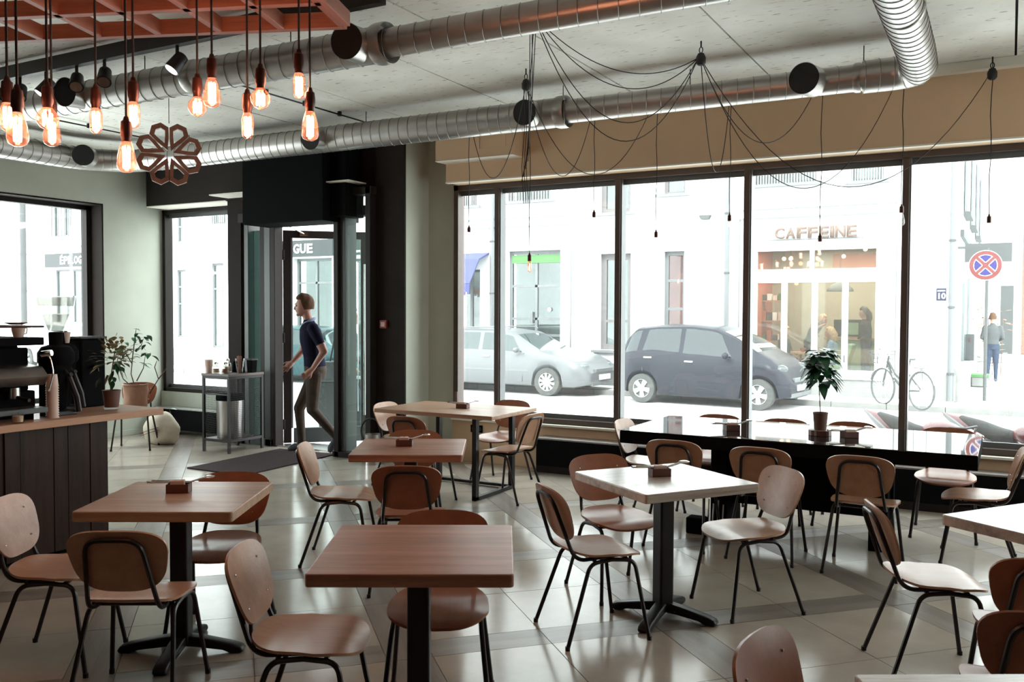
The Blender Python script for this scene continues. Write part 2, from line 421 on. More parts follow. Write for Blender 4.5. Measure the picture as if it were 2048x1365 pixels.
def register(r):
    ks = kids(r); CHILD[r.name] = ks
    for k in ks: CHILD[k.name] = kids(k)
def fillet(pts, r, n=5):      # round the corners of a polyline
    pts = [Vector(p) for p in pts]; out = [pts[0]]
    for i in range(1, len(pts) - 1):
        a, b, c = pts[i - 1], pts[i], pts[i + 1]
        u = (a - b); w = (c - b); d = min(r, u.length * .49, w.length * .49)
        p = b + u.normalized() * d; q = b + w.normalized() * d
        for k in range(n + 1):
            t = k / n; out.append(p * (1 - t) ** 2 + b * 2 * t * (1 - t) + q * t * t)
    out.append(pts[-1]); return out
def sag(a, b, s, n=18):
    a = Vector(a); b = Vector(b)
    return [a.lerp(b, t / n) - Vector((0, 0, 4 * s * (t / n) * (1 - t / n))) for t in range(n + 1)]
def holes_wall(mb, u0, u1, z0, z1, holes, fn):
    us = sorted({u0, u1, *[h[0] for h in holes], *[h[1] for h in holes]}); us = [u for u in us if u0 <= u <= u1]
    zs = sorted({z0, z1, *[h[2] for h in holes], *[h[3] for h in holes]}); zs = [z for z in zs if z0 <= z <= z1]
    for i in range(len(us) - 1):
        run = None
        for j in range(len(zs) - 1):
            cu = (us[i] + us[i + 1]) / 2; cz = (zs[j] + zs[j + 1]) / 2
            inside = any(h[0] < cu < h[1] and h[2] < cz < h[3] for h in holes)
            if not inside:
                if run is None: run = zs[j]
                if j == len(zs) - 2: fn(us[i], us[i + 1], run, zs[j + 1]); run = None
            else:
                if run is not None: fn(us[i], us[i + 1], run, zs[j]); run = None

# ============================================================ THE ROOM
CEIL = 3.60
fl = root('floor', '', '', (0, 0, 0), 0, None, 'structure')
MB().box(-10.3, 3.6, -3.2, 8.40, -0.12, -0.006).build('floor_base', 'grout', fl)
# stone tiles and wood-look strips laid on a grid turned 46 degrees
GA = radians(46)
GR = Matrix.Rotation(GA, 4, 'Z')
def clip_room(poly):         # clip a floor piece to the room
    def cl(P, ax, lim, sg):
        out = []
        for i in range(len(P)):
            a, b = P[i], P[(i + 1) % len(P)]
            da, db = sg * (a[ax] - lim), sg * (b[ax] - lim)
            if da >= 0: out.append(a)
            if (da > 0 > db) or (da < 0 < db):
                t = da / (da - db); out.append(a.lerp(b, t))
        return out
    for ax, lim, sg in ((0, -9.98, 1), (0, 3.48, -1), (1, -2.98, 1), (1, 8.27, -1)):
        if len(poly) < 3: return []
        poly = cl(poly, ax, lim, sg)
    return poly
sl = [(-8.5 + 0, 0)]
SK = [0.65 + 1.405 * k for k in range(-8, 9)]; NK = [4.10 + 1.44 * k for k in range(-4, 9)]
SW, NW = 0.215, 0.21
far_floor = MB(); far_strip = MB(); nt_ = 0
pieces = []
for a in range(len(SK) - 1):
    for b in range(len(NK) - 1):
        s0, s1 = SK[a], SK[a] + SW; s2 = SK[a + 1]; sm = (s1 + s2) / 2
        n0, n1 = NK[b], NK[b] + NW; n2 = NK[b + 1]; nm = (n1 + n2) / 2
        for q in ((s1, sm), (sm, s2)):
            for r in ((n1, nm), (nm, n2)): pieces.append(('tile', *q, *r))
            pieces.append(('plank', *q, n0, n1))
        pieces.append(('plank', s0, s1, n0, nm)); pieces.append(('plank', s0, s1, nm, n2))
g = 0.0018
cand = []
for kind_, s0, s1, n0, n1 in pieces:
    P = [GR @ Vector((x, y, 0)) for x, y in ((s0 + g, n0 + g), (s1 - g, n0 + g), (s1 - g, n1 - g), (s0 + g, n1 - g))]
    P = clip_room(P)
    if len(P) < 3: continue
    c = sum(P, Vector()) / len(P)
    px, py = proj(c); depth = (c - EYE).dot(_f)
    vis = depth > 0.8 and -250 < px < 2300 and py < 1700
    cand.append((kind_, P, c, vis, s1 - s0 > n1 - n0))
for kind_, P, c, vis, alongs in cand:
    if vis:
        mb = MB(); dz = random.uniform(-.0004, .0004)
        L = [GR.inverted() @ p for p in P]
        mb.prism([(p.x, p.y) for p in L], -0.006, dz, axis='z')
        o = mb.build('tile' if kind_ == 'tile' else 'plank', 'tile' if kind_ == 'tile' else 'strip', None)
        cc = sum(L, Vector()) / len(L)
        o.data.transform(Matrix.Translation(-cc))
        if kind_ == 'plank' and not alongs:
            o.data.transform(Matrix.Rotation(pi / 2, 4, 'Z'))
            o.matrix_basis = Matrix.Translation(GR @ cc) @ GR @ Matrix.Rotation(-pi / 2, 4, 'Z')
        else: o.matrix_basis = Matrix.Translation(GR @ cc) @ GR
        o.parent = fl
    else:
        (far_floor if kind_ == 'tile' else far_strip).prism([(p.x, p.y) for p in P], -0.006, 0, axis='z')
far_floor.build('tile_field', 'tile', fl, kind='stuff')
far_strip.build('plank_field', 'strip', fl, kind='stuff')

# ceiling: cast slab with a joint grid
ce = root('ceiling', '', '', (0, 0, CEIL), 0, None, 'structure')
MB().box(-10.4, 3.7, -3.3, 8.7, CEIL + 0.03, CEIL + 0.3).build('ceiling_slab', 'dark_wall', ce)
def panels(y0, y1, xs):
    for i in range(len(xs) - 1):
        dz = random.uniform(0, .004)
        m = MB(); m.box(xs[i] + .008, xs[i + 1] - .008, y0 + .008, y1 - .008, CEIL + dz, CEIL + .03)
        o = m.build('ceiling_panel', 'concrete', ce)
xa = [-10.0] + [-1.79 - 1.215 * k for k in range(6, -1, -1)] + [-0.57, 0.0, 1.2, 2.4, 3.5]
panels(5.53, 8.0, xa)
xb = [-10.0] + [-2.28 - 1.215 * k for k in range(6, -1, -1)] + [-1.07, 0.15, 1.36, 2.57, 3.5]
panels(2.6, 5.53, xb); panels(-3.0, 2.6, xb)
MB().box(-9.9, 3.5, 7.90, 8.0, CEIL - 0.07, CEIL).build('trim_1', 'plaster_edge').__setitem__('kind', 'structure')

# street-side window wall (front): light pier, header, sill band
HY0, HY1 = 8.0, 8.42
wf = root('wall_front', '', '', (0, 8.3, 0), 0, None, 'structure')
MB().box(-5.68, -5.33, 8.3, HY1, 0, CEIL).build('pier', 'plaster', wf)
MB().box(-5.33, 3.6, 8.25, HY1, 0.0, 0.46).build('sill_wall', 'plaster_warm', wf)
MB().box(-5.255, 3.6, HY0, HY1, 2.995, CEIL).build('header', 'plaster_warm', wf)
MB().box(-5.33, -5.255, 8.3, HY1, 2.995, CEIL).build('header_return', 'plaster', wf)
MB().box(-5.26, 3.6, HY0 - .004, HY0 + .06, 2.985, 2.999).build('header_edge', 'plaster_edge', wf)
MB().box(-5.32, 3.6, 8.20, 8.262, 0.445, 0.468).build('sill_board', 'plaster_edge', wf, bevel=.004)
# dark entrance wall
wd = root('wall_entrance', '', '', (-7.8, 8.0, 0), 0, None, 'structure')
MB().box(-6.06, -5.68, 7.84, 7.87, 0, CEIL).build('dark_pier', 'dark_wall', wd)
MB().box(-6.06, -5.68, 7.87, HY1, 0, CEIL).build('pier_side', 'plaster', wd)
MB().box(-9.83, -6.06, 7.9, HY1, 2.975, CEIL).build('dark_beam', 'dark_wall', wd)
MB().box(-10.0, -9.83, 8.25, HY1, 2.975, CEIL).build('corner_return', 'plaster', wd)
MB().box(-10.0, -8.38, 8.25, HY1, 0, 0.54).build('low_wall', 'plaster', wd)
MB().box(-9.83, -8.40, 7.9, 8.26, 2.965, 2.977).build('beam_edge', 'plaster_edge', wd)
MB().box(-8.40, -8.18, 7.93, HY1, 0, 2.975).build('brown_pier', 'dark_pillar', wd)
# pale light slots beside the entrance box
MB().box(-8.30, -7.75, 7.55, 7.85, 2.985, 2.999).build('slot_edge', 'plaster_edge', wd)
MB().box(-6.62, -6.2, 7.55, 7.85, 3.02, 3.034).build('slot_edge', 'plaster_edge', wd)
# side (left) wall with its own window
wl_ = root('wall_left', '', '', (-10.15, 3, 0), 0, None, 'structure')
m = MB(); holes_wall(m, -3.2, HY1, 0, CEIL + .1, [(3.4, 7.39, 0.5, 2.965)], lambda a, b, c, d: m.box(-10.34, -10.0, a, b, c, d))
m.build('wall_panel', 'plaster', wl_)
MB().box(-10.335, -10.004, 7.37, 7.393, 0.5, 2.965).build('dark_reveal', 'dark_pillar', wl_)
MB().box(-10.335, -10.004, 3.4, 7.39, 2.945, 2.968).build('dark_head', 'dark_pillar', wl_)
m = MB(); holes_wall(m, -3.2, HY1, 0, CEIL + .1, [(6.0, 7.6, 0.468, 2.995)], lambda a, b, c, d: m.box(3.5, 3.8, a, b, c, d)); wr_ = m.build('wall_right', 'plaster_warm'); struct(wr_)
w4 = root('fill_window_4', '', '', (3.6, 2.6, 0.468), 0, None, 'structure')  # unseen side window, put in and sized to fill the room with light
for k in range(2): MB().box(3.58, 3.70, 6.0 + k * 1.54, 6.06 + k * 1.54, .468, 2.995).build('mullion', 'frame', w4)
MB().box(3.58, 3.70, 6.0, 7.6, .468, .52).build('window_frame', 'frame', w4); MB().box(3.58, 3.70, 6.0, 7.6, 2.94, 2.995).build('window_frame', 'frame', w4)
MB().box(3.64, 3.648, 6.06, 7.54, .52, 2.94).build('pane', 'glass', w4)

wb_ = MB().box(-10.3, 3.8, -3.4, -3.1, 0, CEIL + .1).build('wall_back', 'dark_wall'); struct(wb_)

# windows ------------------------------------------------------------
def window(name, x0, x1, z0, z1, y=8.27, t=.055, mulls=(), fm='frame', gm='glass', d=.13, bottom=True):
    w = root(name, '', '', ((x0 + x1) / 2, y, z0), 0, None, 'structure')
    f = MB(); f.box(x0, x1, y, y + d, z1 - t, z1); f.box(x0, x1, y, y + d, z0, z0 + t)
    f.box(x0, x0 + t, y, y + d, z0, z1); f.box(x1 - t, x1, y, y + d, z0, z1)
    f.build('window_frame', fm, w, bevel=.003, seg=1)
    inner = MB(); e = t
    inner.box(x0 + e, x1 - e, y + .07, y + .095, z1 - t - .05, z1 - t); inner.box(x0 + e, x1 - e, y + .07, y + .095, z0 + t, z0 + t + .045)
    inner.build('glazing_bead', 'winframe', w)
    xs = [x0 + t] + list(mulls) + [x1 - t]
    for mx in mulls:
        MB().box(mx - t / 2, mx + t / 2, y, y + d, z0 + t, z1 - t).build('mullion', fm, w, bevel=.003, seg=1)
        MB().box(mx + t / 2, mx + t / 2 + .012, y + .02, y + d, z0 + t, z1 - t).build('mullion_bead', 'winframe', w)
    for i in range(len(xs) - 1):
        MB().box(xs[i] + .02, xs[i + 1] - .02, y + d - .02, y + d - .012, z0 + t, z1 - t).build('pane', gm, w)
    return w
window('window_1', -5.33, 3.5, 0.468, 2.995, mulls=(-4.79, -3.41, -2.135, -0.79, 0.55, 1.9))
window('window_2', -9.98, -8.40, 0.54, 2.965, mulls=(), t=.05, fm='framedark')
# window in the left wall (runs along Y)
w3 = root('window_3', '', '', (-10.28, 5.4, 0.5), 0, None, 'structure')
f = MB()
for a in ((3.4, 7.37, 2.89, 2.945), (3.4, 7.37, 0.5, 0.56), (3.4, 3.46, .5, 2.945), (7.31, 7.37, .5, 2.945)): f.box(-10.33, -10.22, *a)
f.build('window_frame', 'framedark', w3)
MB().box(-10.33, -10.24, 5.68, 5.73, 0.56, 2.89).build('mullion', 'frame_grey', w3)
MB().box(-10.30, -10.292, 3.46, 5.68, 0.56, 2.89).build('pane', 'glass', w3)
MB().box(-10.30, -10.292, 5.73, 7.31, 0.56, 2.89).build('pane', 'glass', w3)

# entrance: dark box over the door, posts, sidelights, door leaf ------------
MB().box(-7.71, -6.51, 7.5, 7.93, 2.61, 3.40).build('entrance_box', 'black', wd, bevel=.01)
MB().box(-6.50, -6.30, 7.62, 7.93, 2.66, 3.40).build('entrance_box_side', 'black', wd)
d1 = root('door_1', '', '', (-7.2, 8.05, 0), 0, None, 'structure')
def bx(name, m_, *a, bev=.004): return MB().box(*a).build(name, m_, d1, bevel=bev, seg=1)
bx('door_post', 'frame_grey', -8.15, -8.08, 7.95, 8.15, 0.0, 2.69)
bx('door_post', 'framedark', -7.92, -7.83, 7.98, 8.12, 0.0, 2.69)
bx('door_post', 'frame_grey', -7.83, -7.735, 7.96, 8.12, 0.0, 2.69)
bx('door_post', 'framedark', -7.735, -7.66, 7.96, 8.10, 0.0, 2.69)
MB().box(-8.08, -7.92, 8.04, 8.05, 0.05, 2.6).build('sidelight_pane', 'greenglass', d1)
bx('door_head', 'framedark', -7.75, -6.5, 7.96, 8.10, 2.63, 2.69)
bx('transom_rail', 'framedark', -8.2, -6.2, 7.90, 8.06, 2.69, 2.80)
bx('door_post', 'framedark', -6.575, -6.51, 7.74, 7.98, 0.0, 2.98)
bx('door_post', 'frame_grey', -6.51, -6.44, 7.78, 7.98, 0.06, 2.90)
bx('bottom_rail', 'framedark', -6.60, -6.05, 7.74, 7.86, 0.0, 0.06)
bx('bottom_rail', 'frame_grey', -8.2, -7.70, 7.96, 8.10, 0.0, 0.08)
bx('side_rail', 'framedark', -6.13, -6.06, 7.74, 7.86, 0.06, 2.98)
bx('top_rail', 'framedark', -6.60, -6.05, 7.74, 7.9, 2.90, 2.98)
MB().box(-6.44, -6.13, 7.80, 7.808, 0.06, 2.90).build('sidelight_pane', 'doorglass', d1)
MB().box(-7.75, -6.55, 7.98, 8.35, 0.001, 0.012).build('threshold', 'steel', d1)
# the leaf stands open to the street
lf = Matrix.Translation((-7.68, 8.12, 0)) @ Matrix.Rotation(radians(43), 4, 'Z')
def leafbox(name, m_, *a): return MB().box(*a, mx=lf).build(name, m_, d1)
leafbox('door_stile', 'framedark', 0.0, 0.095, 0, 0.06, 0.02, 2.60)
leafbox('door_stile', 'framedark', 0.93, 1.05, 0, 0.06, 0.02, 2.60)
leafbox('door_top_rail', 'framedark', 0.095, 0.93, 0, 0.06, 2.51, 2.60)
leafbox('door_bottom_rail', 'frame_grey', 0.12, 0.93, 0, 0.06, 0.02, 0.20)
leafbox('door_pane', 'doorglass', 0.095, 0.93, 0.025, 0.033, 0.20, 2.51)
leafbox('door_bead', 'winframe', 0.095, 0.115, -.004, 0.02, 0.20, 2.51)
m = MB()
def LT(x, y, z): return lf @ Vector((x, y, z))
m.tube([LT(.97, -.09, .35), LT(.97, -.09, 2.20)], .013, 10)
for z in (.5, 1.25, 2.05): m.tube([LT(.97, -.09, z), LT(.97, 0, z)], .010, 8)
m.build('door_handle', 'chrome', d1, smooth=True)
m = MB(); m.tube([LT(.89, -.07, .40), LT(.89, -.07, 2.22)], .006, 8); m.tube([LT(.89, -.07, 2.22), LT(.89, 0, 2.22)], .006, 8); m.tube([LT(.89, -.07, .40), LT(.89, 0, .40)], .006, 8)
m.build('door_handle', 'chrome', d1, smooth=True)
m = MB(); m.box(.955, .995, -.02, 0, .98, 1.08, mx=lf); m.build('lock_plate', 'chrome', d1, bevel=.006)
m = MB(); m.tube([(-7.45, 8.0, 2.62), LT(.25, -.02, 2.56)], .009, 8); m.box(.2, .3, -.03, 0, 2.53, 2.58, mx=lf); m.build('door_closer', 'chrome', d1)
for z in (.25, 1.3, 2.3): MB().tube([(-7.66, 8.11, z - .06), (-7.66, 8.11, z + .06)], .014, 8).build('hinge', 'framedark', d1)

# low radiator covers and skirtings
def radcover(x0, x1, label):
    r = root('radiator_cover', label, 'radiator cover', ((x0 + x1) / 2, 8.14, 0), 0, 'low covers under the windows')
    MB().box(x0, x1, 8.035, 8.05, 0.07, 0.335).build('front_panel', 'black', r)
    MB().box(x0, x1, 8.03, 8.248, 0.335, 0.352).build('top_plate', 'steel', r, bevel=.002, seg=1)
    MB().box(x0, x0 + .015, 8.05, 8.24, 0.0, 0.335).build('end_panel', 'black', r)
    return r
radcover(-4.18, 3.4, 'long black radiator cover with steel top under the big street window')
radcover(-9.88, -8.42, 'short black radiator cover under the window beside the entrance')
for k, (x0, x1, y0, y1) in enumerate(((-4.18, 3.4, 8.035, 8.05), (-5.68, -4.2, 8.28, 8.30), (-6.06, -5.68, 7.82, 7.84))):
    struct(MB().box(x0, x1, y0, y1, 0.001, .068).build('baseboard_front' if k == 0 else 'trim_%d' % (k + 1), 'dark_pillar'))
struct(MB().box(-10.0, -9.985, -3, 8.25, .001, .07).build('baseboard_left', 'plaster'))
# boxed-in pipe under the ceiling
ab = root('trim_4', '', '', (-4.8, 7.9, 3.19), 0, None, 'structure')
MB().box(-5.256, -4.335, 7.8, 8.0, 3.19, CEIL).build('box_casing', 'plaster_warm', ab, bevel=.004, seg=1)
for a in ((-5.02, -4.72), (-4.70, -4.42)):
    MB().box(a[0], a[1], 7.796, 7.8, 3.27, 3.55).build('access_panel', 'plaster_warm', ab)
MB().box(-5.258, -4.333, 7.797, 8.0, 3.184, 3.19).build('box_soffit', 'plaster_edge', ab)
so = root('socket_plate', 'black double wall socket low on the pale pier behind the window table', 'socket', (-5.02, 8.29, .32))
MB().box(-5.09, -4.94, 8.240, 8.249, .32, .40).build('face_plate', 'black', so, bevel=.002)
for x in (-5.055, -4.975): MB().lathe([(.022, 0), (.022, .004)], (x, 8.236, .36), 14, 'y').build('outlet', 'blackmetal', so)
al = root('fire_alarm_button', 'small red fire alarm call point on the dark wall beside the door', 'alarm', (-5.95, 7.83, 1.44))
MB().box(-5.99, -5.90, 7.81, 7.839, 1.44, 1.53).build('housing', 'alarm', al, bevel=.006)
MB().box(-5.97, -5.92, 7.806, 7.81, 1.46, 1.51).build('press_plate', 'paper', al)
# door mat
dm = MB(); P = [onz(373, 938, 0), onz(510, 945, 0), onz(672, 910, 0), onz(560, 899, 0)]
P = [onz(374, 938, 0), onz(489, 953, 0), onz(672, 910.5, 0), onz(560, 899.5, 0)]
dm.prism([(p.x, p.y) for p in P], 0.001, 0.012, axis='z')
o = tag(dm.build('door_mat', 'mat'), 'dark brown rectangular door mat inside the entrance', 'mat'); recenter(o, (-7.1, 7.1, 0))

# ============================================================ DUCTS
def duct_path(pts, rs, name, label, seams=.12, group=None, flex=False):
    r = root(name, label, 'duct', pts[0], 0, group)
    P = fillet(pts, .8, 10) if len(pts) > 2 else [Vector(p) for p in pts]
    dense = [P[0]]
    for a, b in zip(P, P[1:]):
        n = max(1, int((b - a).length / .25))
        for k in range(1, n + 1): dense.append(a.lerp(b, k / n))
    MB().tube(dense, rs, 32).build('duct_tube', 'duct', r, smooth=True)
    sm = MB(); acc = 0
    for a, b in zip(dense, dense[1:]):
        L = (b - a).length; t = (b - a).normalized(); up = Vector((0, 0, 1)); s2 = t.cross(up).normalized()
        while acc < L:
            c = a + t * acc
            ring = [c + (up * cos(2 * pi * k / 28) + s2 * sin(2 * pi * k / 28)) * (rs + .0025) + t * (.035 * sin(2 * pi * k / 28)) for k in range(28)]
            sm.tube(ring, .0022, 4, closed=True); acc += seams
        acc -= L
    sm.build('seam', 'ductseam', r, smooth=True, kind='stuff')
    return r
def collar(r, c, t, rad, L=.05, name='collar'):
    c = Vector(c); t = Vector(t).normalized()
    MB().tube([c - t * L / 2, c - t * L * .3, c + t * L * .3, c + t * L / 2], [rad, rad + .005, rad + .005, rad], 32, cap=False).build(name, 'duct', r, smooth=True)
def outlet(r, c, d, rad, L=.16):
    c = Vector(c); d = Vector(d).normalized()
    MB().tube([c, c + d * L * .9, c + d * L], [rad, rad, rad * 1.02], 32, cap=False).build('branch', 'duct', r, smooth=True)
    MB().tube([c + d * (L - .012), c + d * (L - .002)], rad * .985, 32).build('outlet_mesh', 'ductdark', r)
def hanger(r, x, y, z0):
    MB().tube([(x, y, z0), (x, y, CEIL)], .004, 6).build('hanger_rod', 'blackmetal', r)
ZD = 3.37
d_a = duct_path([(-9.4, -2.5, ZD), (-9.4, 7.09, ZD), (-3.44, 7.09, ZD)], .128, 'ventilation_duct', 'thick spiral duct running along the left wall and over the entrance', .11, 'spiral ventilation ducts')
outlet(d_a, (-9.22, 6.62, ZD), (.66, -.72, -.06), .115, .22)
outlet(d_a, (-6.13, 7.06, ZD), (.05, -1, -.12), .112, .20)
outlet(d_a, (-3.70, 7.06, ZD), (.0, -.98, -.10), .108, .20)
for x in (-8.1, -3.44, -5.6): hanger(d_a, x, 7.09, ZD + .12)
collar(d_a, (-3.44, 7.09, ZD), (1, 0, 0), .135, .10)
d_b = duct_path([(-3.42, 7.09, ZD), (-0.86, 7.09, ZD)], .100, 'ventilation_duct', 'thinner spiral duct over the long table by the window', .125, 'spiral ventilation ducts')
outlet(d_b, (-1.33, 7.06, ZD), (-.16, -.98, -.06), .112, .20)
hanger(d_b, -.98, 7.09, ZD + .1); hanger(d_b, -2.3, 7.09, ZD + .1)
collar(d_b, (-1.02, 7.09, ZD), (1, 0, 0), .104)
d_c = duct_path([(-0.98, 7.09, ZD), (-0.60, 7.09, ZD), (-0.58, 6.6, ZD), (-0.55, 1.0, ZD)], .118, 'ventilation_duct', 'bright spiral duct coming towards the viewer at the top right', .10, 'spiral ventilation ducts')
collar(d_c, (-0.57, 5.6, ZD), (0, 1, 0), .120, .03)
d_d = duct_path([(-9.25, 4.74, ZD), (-3.62, 4.74, ZD)], .118, 'ventilation_duct', 'spiral duct behind the pine lattice, left of the wide coupling', .13, 'spiral ventilation ducts')
outlet(d_d, (-6.60, 4.72, ZD), (.15, -.98, -.08), .112, .20)
outlet(d_d, (-3.76, 4.72, ZD), (.15, -.98, -.10), .112, .20)
collar(d_d, (-5.35, 4.74, ZD), (1, 0, 0), .12, .10)
collar(d_d, (-3.60, 4.74, ZD), (1, 0, 0), .130, .10)
for x in (-5.9, -4.4): hanger(d_d, x, 4.74, ZD + .1)
d_e = duct_path([(-3.58, 4.74, ZD), (0.9, 4.74, ZD)], .092, 'ventilation_duct', 'slim spiral duct right of the wide coupling, above the cable canopy', .125, 'spiral ventilation ducts')

# surface conduits and the lighting track
for x, y0, y1, lb in ((-5.83, 5.2, 7.35, 'thin black conduit clipped to the ceiling right of the wooden rosette'), (-8.56, 5.4, 7.1, 'thin black conduit clipped to the ceiling left of the wooden rosette')):
    r = root('conduit', lb, 'conduit', (x, y0, CEIL), 0, 'ceiling conduits')
    MB().tube([(x, y0, CEIL - .03), (x, y1, CEIL - .03)], .008, 8).build('pipe', 'blackmetal', r)
    for k in range(4):
        yy = y0 + .25 + k * .5
        if yy < y1: MB().box(x - .014, x + .014, yy, yy + .03, CEIL - .045, CEIL).build('clip', 'blackmetal', r)
tr = root('track_rail', 'long black lighting track under the ceiling at top left', 'track', (-5.5, 4.34, 3.48))
MB().box(-8.6, -3.3, 4.31, 4.37, 3.46, 3.56).build('rail', 'blackmetal', tr)
for x in (-7.2, -5.6, -4.0): MB().tube([(x, 4.34, 3.5), (x, 4.34, CEIL)], .01, 6).build('rail_mount', 'blackmetal', tr)
spots = [(-5.07, -25, 'spot_on', 'lit black track spotlight, the one nearest the bulbs on the right'), (-5.84, 55, 'spot_off', 'unlit black track spotlight between two others, second from the right'),
         (-6.16, 70, 'spot_off', 'unlit black track spotlight in front of the dark duct outlet'), (-6.53, -30, 'spot_on', 'lit black track spotlight in the middle of the left group'),
         (-6.86, 60, 'spot_off', 'unlit black track spotlight left of the lit one, near the frame edge'), (-7.15, 50, 'spot_off', 'leftmost black track spotlight, cut by the frame')]
for x, az, lens, lb in spots:
    r = root('track_spotlight', lb, 'spotlight', (x, 4.34, 3.46), 0, 'spotlights on the track')
    MB().tube([(x, 4.34, 3.46), (x, 4.34, 3.385)], .012, 10).build('stem', 'blackmetal', r)
    a = radians(az); d = Vector((sin(a) * .55, -.45, -.72)).normalized()
    c = Vector((x, 4.34, 3.345))
    MB().tube([c - d * .07, c - d * .06, c + d * .03, c + d * .07], [.028, .044, .05, .053], 20).build('lamp_head', 'blackmetal', r, smooth=True)
    MB().tube([c + d * .0705, c + d * .073], .043, 18).build('lens', lens, r)

# ============================================================ PINE LATTICE AND FILAMENT BULBS
LZ = 3.0; la = radians(21)
lc = Vector((-2.84, 3.44, LZ)); lu = Vector((-cos(la), -sin(la), 0)); lv = Vector((sin(la), -cos(la), 0))
lt = root('pine_lattice', 'reddish pine lattice hanging below the ceiling at top left', 'lattice', tuple(lc))
def beam(a, b, w=.045, h=.075, name='beam'):
    a = Vector(a); b = Vector(b); t = (b - a).normalized(); s = t.cross(Vector((0, 0, 1))).normalized() * w / 2
    L = (b - a).length; ang = math.atan2(t.y, t.x)
    mb = MB(); mb.box(-L / 2, L / 2, -w / 2, w / 2, 0, h)
    o = mb.build(name, 'lattice', None, bevel=.002, seg=1)
    mw = Matrix.Translation((a + b) / 2) @ Matrix.Rotation(ang, 4, 'Z')
    o.parent = lt; o.matrix_basis = WM[lt.name].inverted() @ mw
for k in range(6):
    a = lc + lv * (.34 * k); beam(a, a + lu * 3.2, name='long_beam')
for k in range(11):
    a = lc + lu * (.32 * k) + lv * .0225; w = .06 if k == 0 else .035
    beam(a, a + lv * 1.9, w, .072, name='cross_beam')
for a in (lc + lu * .3 + lv * .3, lc + lu * 2.2 + lv * .3): MB().tube([a, a + Vector((0, 0, .6))], .004, 6).build('hanging_wire', 'blackmetal', lt)

def bulb_thing(shape):
    prof = {'drop': [(.0, -.128), (.012, -.127), (.026, -.118), (.031, -.104), (.0315, -.09), (.028, -.06), (.021, -.03), (.0145, -.008), (.013, 0)],
            'globe': [(0, -.095), (.006, -.092), (.022, -.083), (.033, -.066), (.036, -.050), (.032, -.034), (.020, -.018), (.013, -.006), (.013, 0)],
            'tube': [(0, -.115), (.008, -.113), (.017, -.106), (.021, -.093), (.022, -.05), (.021, -.028), (.015, -.010), (.013, 0)]}[shape]
    return prof
bulbs = [(15, 232, 3.25, 'tube', 'filament bulb cut by the left frame edge, left of the drop-shaped one'), (35, 256, 3.1, 'drop', 'glowing drop-shaped filament bulb hanging lowest at the far left'),
         (95, 236, 3.3, 'globe', 'glowing globe filament bulb overlapping the one behind it at far left'), (104, 262, 3.7, 'drop', 'glowing filament bulb half hidden behind the globe bulb at far left'),
         (192, 240, 3.6, 'tube', 'glowing narrow filament bulb right of the overlapping pair'), (253, 312, 3.4, 'drop', 'lowest glowing drop-shaped filament bulb, left of the wooden rosette'),
         (267, 228, 3.5, 'tube', 'glowing narrow filament bulb just above the lowest drop bulb'), (395, 212, 3.7, 'globe', 'small glowing globe bulb beside the big drop-shaped bulb'),
         (424, 183, 3.6, 'drop', 'big glowing drop bulb beside the small globe bulb'), (495, 250, 3.6, 'tube', 'glowing narrow bulb hanging low between the two globe bulbs and the right pair'),
         (521, 196, 3.5, 'globe', 'large glowing globe bulb right of centre in the cluster'), (598, 170, 3.6, 'tube', 'highest glowing narrow bulb in the rightmost pair'),
         (620, 250, 3.6, 'drop', 'rightmost glowing drop-shaped bulb, in front of the round duct outlet')]
for px, py, dep, shp, lb in bulbs:
    d = ray(px, py); c = EYE + d * (dep / FPX)     # centre of the glass
    prof = bulb_thing(shp); H = -prof[0][1]; top = Vector((c.x, c.y, c.z + H / 2))
    r = root('filament_pendant', lb, 'pendant lamp', tuple(top), 0, 'glowing filament bulbs under the lattice')
    MB().lathe([(a_ * 1.12, b_) for a_, b_ in prof], tuple(top), 20).build('glass_bulb', 'bulbglass', r, smooth=True)
    so_ = MB(); so_.lathe([(.0, .085), (.008, .084), (.012, .07), (.019, .064), (.021, .04), (.021, .01), (.017, .0), (.017, -.012), (.0, -.012)], tuple(top), 16)
    so_.build('socket', 'copper', r, smooth=True)
    fb = MB(); fr = .011 if shp != 'globe' else .014; fh0, fh1 = (-H * .84, -H * .25) if shp != 'globe' else (-H * .80, -H * .35)
    pts = []
    for k in range(20):
        a = 2 * pi * k / 12; zz = fh0 if k % 2 else fh1
        pts.append(top + Vector((fr * cos(a), fr * sin(a), zz)))
    fb.tube(pts, .0036, 5); fb.build('filament', 'filament', r)
    cordtop = LZ if (px < 640) else CEIL
    MB().tube([top + Vector((0, 0, .08)), Vector((top.x, top.y, CEIL))], .0045, 6).build('cord', 'cord', r)
    pl = bpy.data.lights.new('bulb_light', 'POINT'); pl.energy = 0.4; pl.color = (1, .40, .20); pl.shadow_soft_size = .03
    po = bpy.data.objects.new('bulb_light', pl); COL.objects.link(po); po.location = top + Vector((0, 0, -H * 1.5)); 

